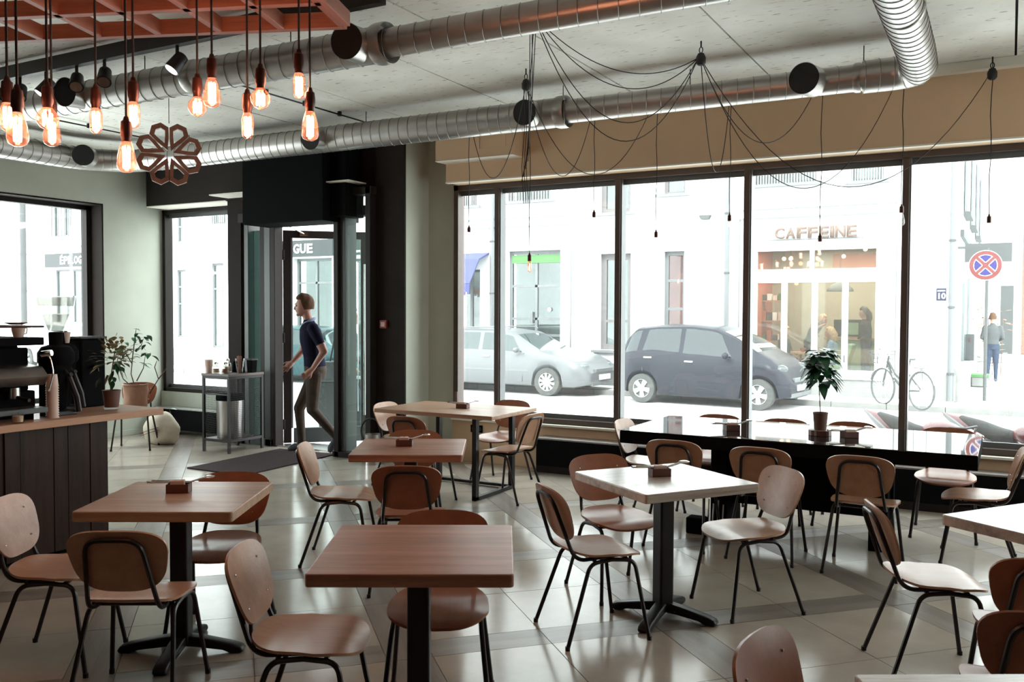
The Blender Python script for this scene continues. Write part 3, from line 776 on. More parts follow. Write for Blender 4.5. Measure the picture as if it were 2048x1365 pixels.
# wooden rosette of eight hexagonal petals
rc = Vector((-6.49, 5.46, 3.0))
ro = root('wooden_rosette', 'wooden flower-shaped rosette of hexagon petals hanging from the ceiling', 'ornament', tuple(rc))
vd = Vector((rc.x, rc.y, 0)).normalized(); sd = Vector((vd.y, -vd.x, 0))
for k in range(8):
    a = 2 * pi * k / 8 + pi / 8
    def PP(rr, tt): return rc + sd * (rr * cos(a) - tt * sin(a)) + Vector((0, 0, 1)) * (rr * sin(a) + tt * cos(a))
    hexa = [PP(.035, 0), PP(.14, -.055), PP(.215, -.085), PP(.275, -.04), PP(.275, .04), PP(.215, .085), PP(.14, .055)]
    pm = MB(); cen = sum(hexa, Vector()) / 7
    n = len(hexa); inner = [cen + (p - cen) * (.56) for p in hexa]
    for off0, off1 in ((-.022, .022),):
        F = [p + vd * off0 for p in hexa]; Fi = [p + vd * off0 for p in inner]; B = [p + vd * off1 for p in hexa]; Bi = [p + vd * off1 for p in inner]
        for i in range(n):
            j = (i + 1) % n
            pm.quad(F[i], F[j], Fi[j], Fi[i]); pm.quad(B[i], Bi[i], Bi[j], B[j]); pm.quad(F[i], B[i], B[j], F[j]); pm.quad(Fi[i], Fi[j], Bi[j], Bi[i])
    pm.build('petal', 'lattice', ro)
MB().tube([rc + Vector((0, 0, .27)), (rc.x, rc.y, CEIL)], .003, 6).build('hanging_wire', 'blackmetal', ro)

# ============================================================ CABLE PENDANTS ABOVE THE WINDOW TABLES
C1 = Vector((-2.83, 5.38, CEIL)); H2 = Vector((-3.47, 6.46, CEIL)); H3 = Vector((-2.0, 6.41, CEIL)); H4 = Vector((-.155, 7.86, CEIL))
r = root('cable_canopy', 'black ceiling canopy from which the cable pendants fan out', 'ceiling canopy', tuple(C1))
MB().lathe([(.075, 0), (.07, -.02), (.04, -.045), (0, -.047)], tuple(C1), 20).build('canopy_dish', 'blackmetal', r, smooth=True)
MB().tube([C1 + Vector((-.05, 0, -.02)), C1 + Vector((-.085, 0, -.05)), C1 + Vector((-.07, 0, -.085)), C1 + Vector((-.05, 0, -.06))], .004, 6).build('hook', 'blackmetal', r)
for h, lb in ((H2, 'black cable hook and loop in front of the round duct outlet'), (H3, 'black cable block hanging in the middle of the cable swags'), (H4, 'black cable block where the ceiling meets the beige header at right')):
    r = root('cable_hook', lb, 'cable hook', tuple(h), 0, 'hooks carrying the lamp cables')
    MB().tube([h, h + Vector((0, 0, -.045))], .006, 8).build('screw_eye', 'blackmetal', r)
    ring = [h + Vector((.013 * cos(2 * pi * k / 12), 0, -.065 + .022 * sin(2 * pi * k / 12))) for k in range(12)]
    MB().tube(ring, .004, 6, closed=True).build('shackle', 'blackmetal', r)
    MB().lathe([(.0, -.085), (.022, -.09), (.036, -.12), (.034, -.16), (.02, -.175), (0, -.175)], tuple(h), 14).build('cable_bundle', 'cord', r, smooth=True)
lamps = [(938, 460, 'clear', H2, 356, 'leftmost hanging lamp before the window, nearest the pale pier'), (1059, 517, 'lit', H2, None, 'low glowing lamp hanging before the second window pane'),
         (1188, 430, 'none', H2, 353, 'short hanging lamp before the second pane, left of the mullion'), (1312, 470, 'none', H2, 350, 'hanging lamp before the third window pane'),
         (1459, 437, 'none', H3, 345, 'hanging lamp beside the downpipe at the right of the third pane'), (1640, 478, 'globe', H3, 286, 'hanging globe lamp in front of the shop letters across the street'),
         (1803, 420, 'clear', H3, 377, 'hanging lamp touching the right mullion'), (1978, 440, 'none', H4, None, 'rightmost hanging lamp above the round traffic sign')]
def drop(z): return Vector((0, 0, -z))
for px, py, kind_, hook, sy, lb in lamps:
    yl = 7.72
    if px == 1059: yl = 6.50
    if px == 1978: yl = 7.86
    t = ony(px, py, yl)
    r = root('cord_pendant', lb, 'pendant lamp', tuple(t), 0, 'small lamps on long cords before the window')
    s_ = MB(); s_.lathe([(0, .045), (.006, .044), (.009, .03), (.016, .026), (.017, -.02), (.013, -.024), (0, -.024)], tuple(t), 14); s_.build('socket', 'copper', r, smooth=True)
    b_ = t + drop(.022)
    prof = bulb_thing({'lit': 'tube', 'globe': 'globe', 'clear': 'drop', 'none': 'tube'}[kind_])
    prof = [(a * .8, b * (.8 if kind_ != 'none' else .45)) for a, b in prof]
    MB().lathe(prof, tuple(b_), 16).build('glass_bulb', 'bulbclear' if kind_ != 'lit' else 'bulbglass', r, smooth=True)
    fz = prof[0][1]
    pts = [b_ + Vector((.005 * cos(pi * k), .005 * sin(pi * k * .5), fz * (.8 if k % 2 else .3))) for k in range(9)]
    MB().tube(pts, .0012 if kind_ != 'lit' else .003, 5).build('filament', 'filament' if kind_ == 'lit' else 'filamentdim', r)
    top = Vector((t.x, t.y, CEIL))
    wig = [top] + [Vector((t.x + .006 * sin(k * 1.7), t.y, CEIL + (t.z + .05 - CEIL) * k / 8)) for k in range(1, 8)] + [t + Vector((0, 0, .045))]
    MB().tube(wig, .0035, 6).build('drop_cord', 'cord', r)
    if sy:      # swag from the hook to this lamp's ceiling point
        a = hook + drop(.13); best = None
        for q in range(2, 120):
            s_ = q * .01; ly = max(proj(p)[1] for p in sag(a, top, s_, 24))
            if best is None or abs(ly - sy) < best[0]: best = (abs(ly - sy), s_)
        MB().tube(sag(a, top, best[1], 24), .0035, 6).build('swag_cord', 'cord', r)
ca = root('swagged_cables', 'loose black cables strung in swags between canopy and hooks', 'cables', tuple(C1))
def swag(a, b, py_):
    best = None
    for q in range(1, 120):
        s_ = q * .01; ly = max(proj(p)[1] for p in sag(a, b, s_, 24)[3:-2])
        if best is None or abs(ly - py_) < best[0]: best = (abs(ly - py_), s_)
    MB().tube(sag(a, b, best[1], 26), .0035, 6).build('swag_cord', 'cord', ca)
for py_, dx in ((148, .05), (177, .04), (247, .03), (282, .02)): swag(C1 + Vector((dx, 0, -.04)), H3 + Vector((-.02, 0, -.12)), py_)
for k in range(4):
    a = C1 + Vector((-.03 + .015 * k, 0, -.04)); b = H2 + Vector((.03, 0, -.45 - .06 * k))
    MB().tube([a, a.lerp(b, .5) + Vector((.02 * sin(k * 2.1), 0, -.05)), b, H2 + Vector((.02 - .02 * k, 0, -.75 - .06 * k))], .0035, 6).build('hanging_cord', 'cord', ca)
for k in range(3):
    a = H2 + Vector((-.02 + .02 * k, 0, -.14))
    MB().tube([a, a + Vector((.012, 0, -.3)), a + Vector((-.015, 0, -.65)), a + Vector((.004, 0, -.95))], .0032, 6).build('hanging_cord', 'cord', ca)
swag(H3 + drop(.13), H4 + drop(.10), 375)

# ============================================================ CHAIRS
def superell(n, a, b, e):
    out = []
    for k in range(n):
        t = 2 * pi * k / n; c, s = cos(t), sin(t)
        out.append((a * math.copysign(abs(c) ** (2 / e), c), b * math.copysign(abs(s) ** (2 / e), s)))
    return out
def shell(outline, rings, fn, th, nrm):      # plywood shell: fn maps the flat (u,v) to 3D
    mb = MB(); n = len(outline); vs = []
    for side in (0, 1):
        for i in range(1, rings + 1):
            f = i / rings
            for u, v in outline: vs.append(Vector(fn(u * f, v * f)) + nrm * (th * side))
        vs.append(Vector(fn(0, 0)) + nrm * (th * side))
    per = rings * n + 1; fs = []
    for side in (0, 1):
        o = side * per
        for i in range(rings - 1):
            for k in range(n):
                k2 = (k + 1) % n
                fs.append((o + i * n + k, o + i * n + k2, o + (i + 1) * n + k2, o + (i + 1) * n + k))
        for k in range(n): fs.append((o + rings * n, o + k, o + (k + 1) % n))
    for k in range(n):
        k2 = (k + 1) % n; a = (rings - 1) * n
        fs.append((a + k, a + k2, per + a + k2, per + a + k))
    return mb.add(vs, fs)
def make_chair(wm, label, name='dining_chair'):
    r = root(name, label, 'chair', (0, 0, 0), 0, 'plywood cafe chairs with black tube frames')
    def seatf(u, v):
        z = .436 + .020 * (v / .2) ** 2 * (.4 if u < 0 else .15)
        z -= .030 * max(0, (u - .10) / .11) ** 2
        z += .018 * max(0, (-u - .08) / .10) ** 2
        return (u + .02, v * (1.0 + .06 * u / .2), z)
    shell(superell(44, .205, .203, 2.9), 7, seatf, .011, Vector((0, 0, -1))).build('seat', wm, r, smooth=True)
    def backf(u, v):    # u sideways, v up
        w = u * (1 + .14 * v / .14)
        return (-.212 - (v) * .34 + .9 * (w * w) * .55, w, .630 + v * .97)
    shell(superell(44, .193, .137, 3.1), 6, backf, .010, Vector((-.94, 0, -.33))).build('backrest', wm, r, smooth=True)
    R = .0105
    for s in (-1, 1):
        for fx, bx_ in ((.218, .150), (-.222, -.085)):
            top = (bx_, s * .172, .405); foot = (fx, s * .214, .006)
            rail = (.03, s * .170, .408)
            pts = fillet([foot, (bx_ + (fx - bx_) * .02, s * .174, .398), rail], .045, 6)
            pts[0] = Vector(foot)
            MB().tube(pts, R, 8).build('leg', 'legmetal', r, smooth=True)
            MB().tube([(fx, s * .214, 0), (fx, s * .2135, .02)], R + .002, 8).build('foot_cap', 'blackmetal', r)
    m = MB()
    for x in (.11, -.06): m.tube([(x, -.17, .408), (x, .17, .408)], .009, 8)
    m.build('seat_frame', 'legmetal', r, smooth=True)
    loop = fillet([(.09, -.13, .418), (-.155, -.145, .408), (-.268, -.108, .725), (-.268, .108, .725), (-.155, .145, .408), (.09, .13, .418)], .065, 7)
    MB().tube(loop, R - .0005, 8).build('back_frame', 'legmetal', r, smooth=True)
    m = MB()
    for y in (-.12, .12):
        for v in (-.07, .06):
            p = Vector(backf(y, v)); m.ball(p + Vector((.002, 0, 0)), .0045, 6, 4)
    m.build('rivet', 'chrome', r, smooth=True, kind='stuff')
    register(r); return r
c_std = make_chair('seatwood', 'x'); c_red = make_chair('seatwoodred', 'x')
CH = [  # x, y, facing angle, proto, label
 (-3.845, 2.585, 30, 0, 'pale plywood chair at the far left, left of the oak table beside the bar'),
 (-3.195, 2.515, 120, 0, 'plywood chair seen from behind, tucked in at the near side of the left oak table'),
 (-3.50, 3.245, -60, 1, 'reddish plywood chair behind the left oak table, facing the viewer'),
 (-2.25, 2.495, 28, 0, 'plywood chair at the left end of the front red-brown table'),
 (-2.02, 3.03, -60, 1, 'reddish plywood chair behind the front red-brown table, seat showing under it'),
 (-3.82, 4.565, 30, 0, 'pale plywood chair left of the middle square table, seen from the side'),
 (-3.08, 4.31, 120, 1, 'chair seen from behind on the near side of the middle square table'),
 (-3.66, 5.14, -60, 1, 'red-backed chair on the far side of the middle square table'),
 (-4.36, 6.26, 90, 1, 'chair with black loop frame at the near side of the window table'),
 (-4.95, 6.85, 0, 0, 'pale chair at the left end of the window table in front of the dark pier'),
 (-4.24, 7.42, -90, 1, 'chair on the window side of the window table with terracotta backrest'),
 (-3.78, 6.765, 176, 0, 'cream chair at the right end of the window table, seen from behind'),
 (-1.84, 4.158, 48.5, 0, 'chair left of the worn square table with its back turned, nearest the viewer'),
 (-1.99, 4.845, -38, 1, 'brown-backed chair on the far left side of the worn square table'),
 (-1.249, 4.927, -133, 0, 'chair right of the worn square table, facing left'),
 (-2.49, 6.77, 0, 0, 'cream chair at the left end of the long black table'),
 (-1.99, 6.08, 90, 0, 'leftmost of the three chairs along the near side of the long black table'),
 (-1.40, 6.05, 90, 0, 'middle one of the three chairs along the near side of the long black table'),
 (-0.785, 6.02, 90, 0, 'rightmost of the three chairs along the near side of the long black table'),
 (-2.14, 7.24, -90, 1, 'leftmost chair on the window side of the long black table, only its top showing'),
 (-1.585, 7.21, -90, 1, 'chair on the window side of the long table, just left of the potted plant'),
 (-1.08, 7.28, -90, 1, 'chair on the window side of the long table, half behind the potted plant'),
 (-0.39, 7.26, -90, 1, 'chair on the window side of the long table, right end, with its pale seat showing'),
 (-0.155, 6.62, 182, 0, 'chair at the right end of the long black table with a bright seat'),
 (-0.30, 4.45, 22, 0, 'chair with glossy white-lit seat at the right, seen from the side'),
 (0.11, 3.92, 100, 1, 'dark chair back at the right frame edge under the small right table'),
 (0.09, 3.26, 100, 1, 'darkest chair back at the lower right frame edge'),
 (onz(1512, 1276, .755).x + .25 * cos(radians(352)), onz(1512, 1276, .755).y + .25 * sin(radians(352)), 352, 1, 'chair of which only the rounded top of the back rises from the bottom edge'),
 (-8.98, 7.03, -52, 1, 'reddish chair in the far left corner holding the kraft bag plant'),
]
first = [True, True]
for x, y, a, k, lb in CH:
    p = (c_std, c_red)[k]
    if first[k]:
        p.location = (x, y, 0); p.rotation_euler = (0, 0, radians(a)); p['label'] = lb; first[k] = False
    else: dup(p, (x, y, 0), radians(a), lb)

# ============================================================ TABLES
def rrect(a, b, r, n=4):
    out = []
    for cx, cy, t0 in ((a - r, b - r, 0), (-a + r, b - r, 90), (-a + r, -b + r, 180), (a - r, -b + r, 270)):
        for k in range(n + 1):
            t = radians(t0 + 90 * k / n); out.append((cx + r * cos(t), cy + r * sin(t)))
    return out
def square_table(x, y, rz, top, label, baserot=0, s=.35):
    r = root('square_table', label, 'table', (x, y, 0), rz, 'square pedestal tables')
    MB().prism(rrect(s, s, .015, 3), .704, .75, axis='z').build('table_top', top, r, world=False, bevel=.005)
    MB().box(-.16, .16, -.16, .16, .694, .704).build('mounting_plate', 'blackmetal', r, world=False)
    MB().prism(rrect(.042, .042, .01, 2), .05, .70, axis='z').build('column', 'blackmetal', r, world=False)
    for k in range(4):
        q = Matrix.Rotation(baserot - rz + k * pi / 2, 4, 'Z')
        m = MB(); pr_ = [(.0, .035), (.03, .085), (.10, .075), (.25, .045), (.285, .032), (.30, .012), (.285, .0), (.24, 0), (.2, .016), (.08, .03)]
        m.prism(pr_, -.032, .032, axis='y', mx=q); m.build('foot', 'blackmetal', r, world=False, bevel=.010, seg=3, smooth=True)
    return r
square_table(-3.425, 2.93, radians(29.5), 'tablewood', 'oak square table beside the bar, with the cutlery box on its left half', radians(30))
square_table(-1.91, 2.73, radians(29.5), 'tablered', 'red-brown square table with empty top in the front centre', radians(25))
square_table(-3.39, 4.75, radians(30), 'tablered', 'red-brown square table in the middle with worn right edge', radians(30))
square_table(-1.594, 4.54, radians(54.6), 'tablegrey', 'worn pale-topped square table right of centre, on a cross-shaped black foot', 0)
square_table(0.24, 4.40, radians(55), 'tablegrey', 'small pale table cut by the right frame edge', 0)
square_table(0.16, 2.16, radians(30), 'tablegrey', 'worn pale table in the bottom right corner', 0)
# window table with trestle frames
wt = root('window_table', 'wide oak table near the pale pier on two black steel loop frames', 'table', (-4.385, 6.85, 0))
MB().box(-5.0, -3.77, 6.44, 7.255, .715, .75).build('table_top', 'tablewood', wt, bevel=.004)
for x in (-4.78, -3.98):
    m = MB()
    m.box(x - .02, x + .02, 6.50, 6.55, 0.01, .715); m.box(x - .02, x + .02, 7.14, 7.19, 0.01, .715); m.box(x - .02, x + .02, 6.50, 7.19, .005, .035); m.box(x - .02, x + .02, 6.55, 7.14, .69, .715)
    m.build('leg_frame', 'blackmetal', wt)
MB().box(-4.78, -3.98, 7.15, 7.18, .01, .035).build('floor_rail', 'blackmetal', wt)
# long glossy table
lt2 = root('long_table', 'long black table with mirror-like top along the street window', 'table', (-1.33, 6.72, 0))
MB().box(-2.525, -.155, 6.20, 7.31, .655, .742).build('table_top', 'black', lt2, bevel=.003, seg=1)
MB().box(-2.523, -.157, 6.202, 7.308, .742, .750).build('glass_plate', 'glossblack', lt2, bevel=.002, seg=1)
MB().box(-1.90, -.68, 6.66, 6.74, .20, .655).build('centre_panel', 'black', lt2)
for x in (-1.86, -.76): MB().box(x - .06, x + .06, 6.50, 6.90, .0, .655).build('table_leg', 'black', lt2, bevel=.005)
# umbrella-like items by the left table leg
r = root('black_crate', 'small black crate with steel rods standing under the long table', 'crate', (-1.98, 6.42, 0))
MB().box(-2.06, -1.93, 6.35, 6.47, 0, .12).build('crate_body', 'black', r, bevel=.01)
for k in range(5): MB().tube([(-1.96 + .035 * k, 6.45, .0), (-1.955 + .036 * k, 6.46, .22 + .03 * (k % 2))], .006, 6).build('steel_rod', 'chrome', r)

# cutlery boxes
def cutlery_box(x, y, z, a, lb, boxm='boxwood'):
    r = root('cutlery_box', lb, 'cutlery box', (x, y, z), radians(a), 'small wooden cutlery boxes on the tables')
    m = MB(); w, d, h, t = .052, .038, .042, .005
    m.box(-w, w, -d, -d + t, 0, h); m.box(-w, w, d - t, d, 0, h); m.box(-w, -w + t, -d + t, d - t, 0, h); m.box(w - t, w, -d + t, d - t, 0, h); m.box(-w, w, -d, d, 0, t)
    m.build('box', boxm, r, world=False)
    for k in range(2):
        m = MB(); y0 = -.012 + .018 * k
        m.tube([(-.13, y0, .050 + .006 * k), (.05, y0 + .004, .048), (.115, y0 + .005, .066)], [.0045, .003, .004], 6)
        m.ball((.140, y0 + .005, .072), .021, 10, 6, (1.3, .75, .3)); m.build('spoon', 'chrome', r, world=False, smooth=True)
    for k in range(2):
        m = MB(); y0 = .006 + .014 * k
        m.box(-.15, -.02, y0 - .008, y0 + .008, .045, .055); m.box(-.02, .09, y0 - .004, y0 + .004, .047, .049); m.build('knife', 'blackmetal' if k else 'chrome', r, world=False)
    m = MB(); m.box(-.035, .03, -.028, -.008, .012, .058); m.build('napkin', 'paper', r, world=False)
    for k in range(2):
        MB().box(-.03 + .03 * k, -.008 + .03 * k, .012, .030, .02, .056).build('sachet', 'paper', r, world=False)
cutlery_box(-3.50, 2.985, .75, 35, 'wooden cutlery box on the oak table beside the bar')
cutlery_box(-3.44, 4.75, .75, 30, 'wooden cutlery box on the middle red-brown table')
cutlery_box(-4.32, 6.86, .75, 10, 'wooden cutlery box on the wide window table')
cutlery_box(-1.63, 4.57, .75, 40, 'wooden cutlery box on the worn square table')
cutlery_box(-1.80, 6.62, .75, 35, 'cutlery box on the left half of the long black table')
cutlery_box(-0.975, 6.66, .75, 35, 'cutlery box beside the potted plant on the long black table')
r = root('table_menu', 'narrow reddish menu stand upright on the window table before the glass', 'menu', (-4.61, 7.2, .75))
MB().box(-4.625, -4.60, 7.20, 7.215, .757, .86).build('menu_card', 'boxwood', r); MB().box(-4.64, -4.585, 7.185, 7.23, .75, .757).build('menu_foot', 'boxwood', r)

# ------------------------------------------------------------ foliage
def leaf_verts(c, d, up, L, Wd, curl=.25):
    d = d.normalized(); s = d.cross(up)
    if s.length < 1e-4: s = d.orthogonal()
    s.normalize(); n = s.cross(d).normalized()
    prof = [(0, .0), (.15, .45), (.4, 1.0), (.65, .85), (.88, .35), (1, 0)]
    mid = []; le = []; ri = []
    for t, w in prof:
        p = c + d * (L * t) - Vector((0, 0, 1)) * (curl * L * t * t)
        mid.append(p - n * (.06 * L * w)); le.append(p + s * (Wd * w / 2)); ri.append(p - s * (Wd * w / 2))
    vs = mid + le + ri; k = len(prof); fs = []
    for i in range(k - 1):
        fs.append((i, i + 1, k + i + 1, k + i)); fs.append((i, 2 * k + i, 2 * k + i + 1, i + 1))
    return vs, fs
def leaf_obj(parent, mt_, *a, **k):
    m = MB(); m.add(*leaf_verts(*a, **k)); return m.build('leaf', mt_, parent, smooth=True)
# potted plant on the long table
pp = root('potted_plant', 'dark green potted plant with a thin bare stem on the long black table', 'plant', (-1.174, 6.67, .79))
PX = Vector((-1.174, 6.67, .79))
MB().lathe([(0, .001), (.040, .0), (.043, .01), (.052, .118), (.055, .125), (.049, .125), (.047, .112), (0, .11)], PX, 24).build('pot', 'terracotta', pp, smooth=True)
MB().lathe([(0, .108), (.046, .112)], PX, 16).build('soil', 'soil', pp)
stem = [PX + Vector(v) for v in ((0, 0, .10), (-.006, 0, .20), (-.012, .002, .30), (-.010, 0, .40), (.012, 0, .50))]
MB().tube(stem, [.004, .0035, .003, .003, .002], 6).build('stem', 'bark', pp, smooth=True)
random.seed(11)
for k in range(90):
    h = random.uniform(.33, .58); a = random.uniform(0, 2 * pi); base = PX + Vector((.0, 0, h))
    out = Vector((cos(a), sin(a), random.uniform(-.1, .5)))
    st = base + out * random.uniform(.01, .05)
    leaf_obj(pp, 'leaf', st, out, Vector((0, 0, 1)), random.uniform(.08, .13), random.uniform(.055, .08), curl=random.uniform(.2, 1.2))
for k in range(6):
    a = -.5 + .2 * k; st = PX + Vector((.05, 0, .44 - .01 * k))
    leaf_obj(pp, 'leaf', st, Vector((1, .2 * (k - 2), -.1 - .16 * k)), Vector((0, 0, 1)), .12, .022, curl=.5)
r = root('bark_slice', 'round slice of wood with bark under the potted plant', 'wood slice', (-1.174, 6.67, .75))
random.seed(3)
pr_ = []
for k in range(22):
    t = 2 * pi * k / 22; rr = .078 + random.uniform(-.006, .006); pr_.append((-1.174 + rr * cos(t), 6.67 + rr * sin(t)))
MB().prism(pr_, .750, .790, axis='z').build('wood_disc', 'boxwood', r, bevel=.003)

# ============================================================ BAR COUNTER AND WHAT STANDS ON IT
ct = root('bar_counter', 'dark board-clad bar counter with thick oak top at the left edge', 'counter', (-5.7, 2.6, 0))
MB().box(-6.12, -5.36, 1.0, 4.44, .872, .92).build('worktop', 'counterwood', ct, bevel=.004)
MB().box(-6.05, -5.45, 1.05, 4.02, 0.02, .872).build('carcass', 'black', ct)
yy = 1.05; random.seed(5)
while yy < 4.0:
    w = random.choice((.10, .13, .16)); w = min(w, 4.02 - yy); dz = random.uniform(0, .016)
    MB().box(-5.45, -5.425 + dz, yy + .002, yy + w - .002, 0.05, .872).build('board', 'counterdark', ct); yy += w
for k in range(4): MB().box(-6.02 + k * .145, -6.02 + k * .145 + .14, 4.02, 4.038, .05, .872).build('board', 'counterdark', ct)

Z0 = .92
# espresso machine
CB = Vector((-5.75, 3.22, Z0))
em = root('espresso_machine', 'large black and steel espresso machine at the left frame edge', 'espresso machine', tuple(CB))
def ebox(n, m_, *a, **k): return MB().box(*a).build(n, m_, em, **k)
ebox('lower_body', 'black', -6.02, -5.60, 2.72, 3.62, .925, 1.10, bevel=.01)
ebox('drip_tray', 'frame_grey', -5.62, -5.44, 2.75, 3.60, .965, 1.0, bevel=.004)
ebox('back_body', 'black', -6.02, -5.74, 2.72, 3.60, 1.10, 1.40, bevel=.02)
m = MB(); m.prism([(-5.74, 1.13), (-5.50, 1.14), (-5.455, 1.20), (-5.52, 1.26), (-5.74, 1.28)], 2.74, 3.62, axis='y'); m.build('front_cowl', 'steeldark', em, bevel=.008, smooth=True)
ebox('side_body', 'black', -6.0, -5.64, 2.74, 3.60, 1.10, 1.38, bevel=.01)
ebox('cup_shelf', 'black', -6.03, -5.50, 2.70, 3.62, 1.40, 1.45, bevel=.006)
m = MB(); m.tube(fillet([(-5.49, 2.72, 1.45), (-5.49, 2.72, 1.52), (-5.49, 3.62, 1.52), (-6.02, 3.62, 1.52), (-6.02, 3.62, 1.45)], .03, 4), .006, 8); m.build('cup_rail', 'copper', em, smooth=True)
for y in (2.95, 3.2, 3.45):
    MB().tube([(-5.56, y, 1.13), (-5.56, y, 1.06)], .035, 14).build('group_head', 'steel', em, smooth=True)
    MB().tube([(-5.54, y, 1.07), (-5.42, y + .01, 1.055)], .012, 8).build('portafilter_handle', 'blackmetal', em, smooth=True)
for y in (2.78, 3.56): MB().box(-5.62, -5.50, y - .02, y + .02, .92, .98).build('machine_foot', 'steel', em)
m = MB(); m.tube(fillet([(-5.50, 3.60, 1.33), (-5.46, 3.63, 1.33), (-5.44, 3.64, 1.22), (-5.46, 3.62, 1.10)], .03, 4), .005, 8); m.build('steam_wand', 'chrome', em, smooth=True)
MB().tube([(-5.50, 3.60, 1.34), (-5.44, 3.63, 1.35)], .02, 12).build('steam_knob', 'chrome', em, smooth=True)
# cups on the machine
def cup(x, y, z, r_, h, lb, mtl='paper', grp='cups on top of the espresso machine'):
    t = root('cup', lb, 'cup', (x, y, z), 0, grp)
    MB().lathe([(0, 0), (r_ * .6, 0), (r_ * .72, .006), (r_ * .95, h * .55), (r_, h), (r_ * .93, h), (r_ * .85, h * .5), (0, .01)], (x, y, z), 20).build('cup_body', mtl, t, smooth=True)
    MB().tube([(x, y + r_ * .9, z + h * .8), (x, y + r_ * 1.45, z + h * .7), (x, y + r_ * 1.3, z + h * .3), (x, y + r_ * .75, z + h * .25)], .004, 6).build('cup_handle', mtl, t, smooth=True)
cup(-5.60, 3.16, 1.45, .042, .075, 'pale cup on the machine shelf, leftmost at the frame edge')
cup(-5.60, 3.31, 1.45, .045, .085, 'pale cup on the machine shelf, second from the left edge')
cup(-5.62, 3.52, 1.45, .042, .08, 'pale cup on the machine shelf nearest the grinder')
cup(-5.80, 3.38, 1.45, .045, .085, 'cup in the rear row of the machine shelf, behind the front cups')
for k, (y, lb) in enumerate(((3.23, 'saucer stack lying across the two left cups'), (3.50, 'saucer tilted on the cup nearest the grinder'))):
    z = 1.537 if k == 0 else 1.532
    tag(recenter(MB().lathe([(0, 0), (.035, .0), (.07, .012), (.068, .015), (.03, .006), (0, .006)], (-5.61, y, z), 24).build('saucer', 'terracotta', smooth=True), (-5.61, y, z)), lb, 'saucer', 'saucers on the espresso machine')
# grinders
def grinder(x, y, lb, hop=True):
    g_ = root('coffee_grinder', lb, 'coffee grinder', (x, y, Z0), 0, 'coffee grinders on the bar')
    m = MB(); m.prism(rrect(.085, .11, .03, 3), 0, .03, axis='z', mx=Matrix.Translation((x, y, Z0))); m.build('base', 'blackmetal', g_, bevel=.005)
    m = MB(); m.prism([(x - .10, Z0 + .03), (x + .02, Z0 + .03), (x + .05, Z0 + .22), (x + .09, Z0 + .36), (x + .06, Z0 + .42), (x - .10, Z0 + .42)], y - .07, y + .07, axis='y'); m.build('body', 'black', g_, bevel=.02, seg=3, smooth=True)
    MB().lathe([(.10, .34), (.115, .36), (.115, .42), (.09, .46), (.04, .475), (0, .475)], (x, y, Z0), 28).build('burr_housing', 'black', g_, smooth=True)
    MB().lathe([(.042, .46), (.045, .55), (.04, .56), (0, .56)], (x, y, Z0), 20).build('hopper_neck', 'black', g_, smooth=True)
    MB().tube([(x + .09, y, Z0 + .30), (x + .13, y, Z0 + .27), (x + .16, y, Z0 + .28)], .014, 8).build('dosing_spout', 'blackmetal', g_, smooth=True)
    MB().tube([(x + .06, y + .05, Z0 + .26), (x + .10, y + .08, Z0 + .12), (x + .11, y + .09, Z0 + .02)], .02, 8).build('cable', 'blackmetal', g_, smooth=True)
    if hop:
        MB().lathe([(.045, .555), (.055, .57), (.118, .745), (.122, .79), (.118, .79), (.112, .745), (.050, .575)], (x, y, Z0), 32).build('bean_hopper', 'clearglass', g_, smooth=True)
        MB().lathe([(0, .735), (.108, .735), (.112, .745), (.119, .79), (.12, .795), (0, .80)], (x, y, Z0), 32).build('hopper_lid', 'hopperplastic', g_, smooth=True)
        MB().lathe([(0, .56), (.045, .57), (.085, .68), (0, .685)], (x, y, Z0), 24).build('bean_fill', 'hopperplastic', g_, smooth=True)
M['hopperplastic'] = glass('smoky_plastic', tint=(.75, .74, .73), veil=.35, veilcol=(.8, .78, .77))
grinder(-5.62, 3.78, 'black coffee grinder with a big clear cone hopper')
grinder(-5.86, 3.98, 'black coffee grinder without hopper, right of the coned one', hop=False)
# water boiler (dark box behind) and items
wbx = root('water_boiler', 'tall black boiler box behind the grinders', 'boiler', (-5.95, 4.22, Z0))
MB().box(-6.06, -5.84, 4.12, 4.32, Z0, Z0 + .50).build('boiler_body', 'black', wbx, bevel=.015)
MB().box(-6.07, -5.83, 4.11, 4.33, Z0 + .50, Z0 + .515).build('boiler_lid', 'blackmetal', wbx, bevel=.004)
MB().tube([(-5.84, 4.22, Z0 + .3), (-5.80, 4.22, Z0 + .3), (-5.79, 4.22, Z0 + .26)], .01, 8).build('tap', 'blackmetal', wbx, smooth=True)
q = onz(105, 836, Z0)
st = root('paper_cup_stack', 'tall stack of upturned pale paper cups beside the espresso machine', 'paper cups', (q.x, q.y, Z0), 0)
for k in range(14):
    z = Z0 + .016 * k
    m = MB(); m.lathe([(.041, 0), (.0395, .003), (.038, .006), (.031, .078 if k == 13 else .02), (.0, .078 if k == 13 else .02)], (q.x, q.y, z), 20); m.build('paper_cup', 'paper', st, smooth=True)
q = onz(30, 846, Z0)
r = root('glass_jar', 'short glass tumbler with pale contents under the espresso machine front', 'glass', (q.x, q.y, Z0))
MB().lathe([(.0, .0), (.032, 0), (.036, .07), (.034, .07), (.030, .006), (0, .006)], (q.x + .03, q.y, Z0), 20).build('glass_body', 'clearglass', r, smooth=True)
MB().lathe([(.0, .006), (.029, .007), (.032, .045), (0, .045)], (q.x + .03, q.y, Z0), 16).build('contents', 'sugar', r, smooth=True)
q = onz(178, 812, Z0)
r = root('tamper_set', 'copper-coloured barista tools standing between grinder and plant pot', 'barista tools', (q.x, q.y, Z0))
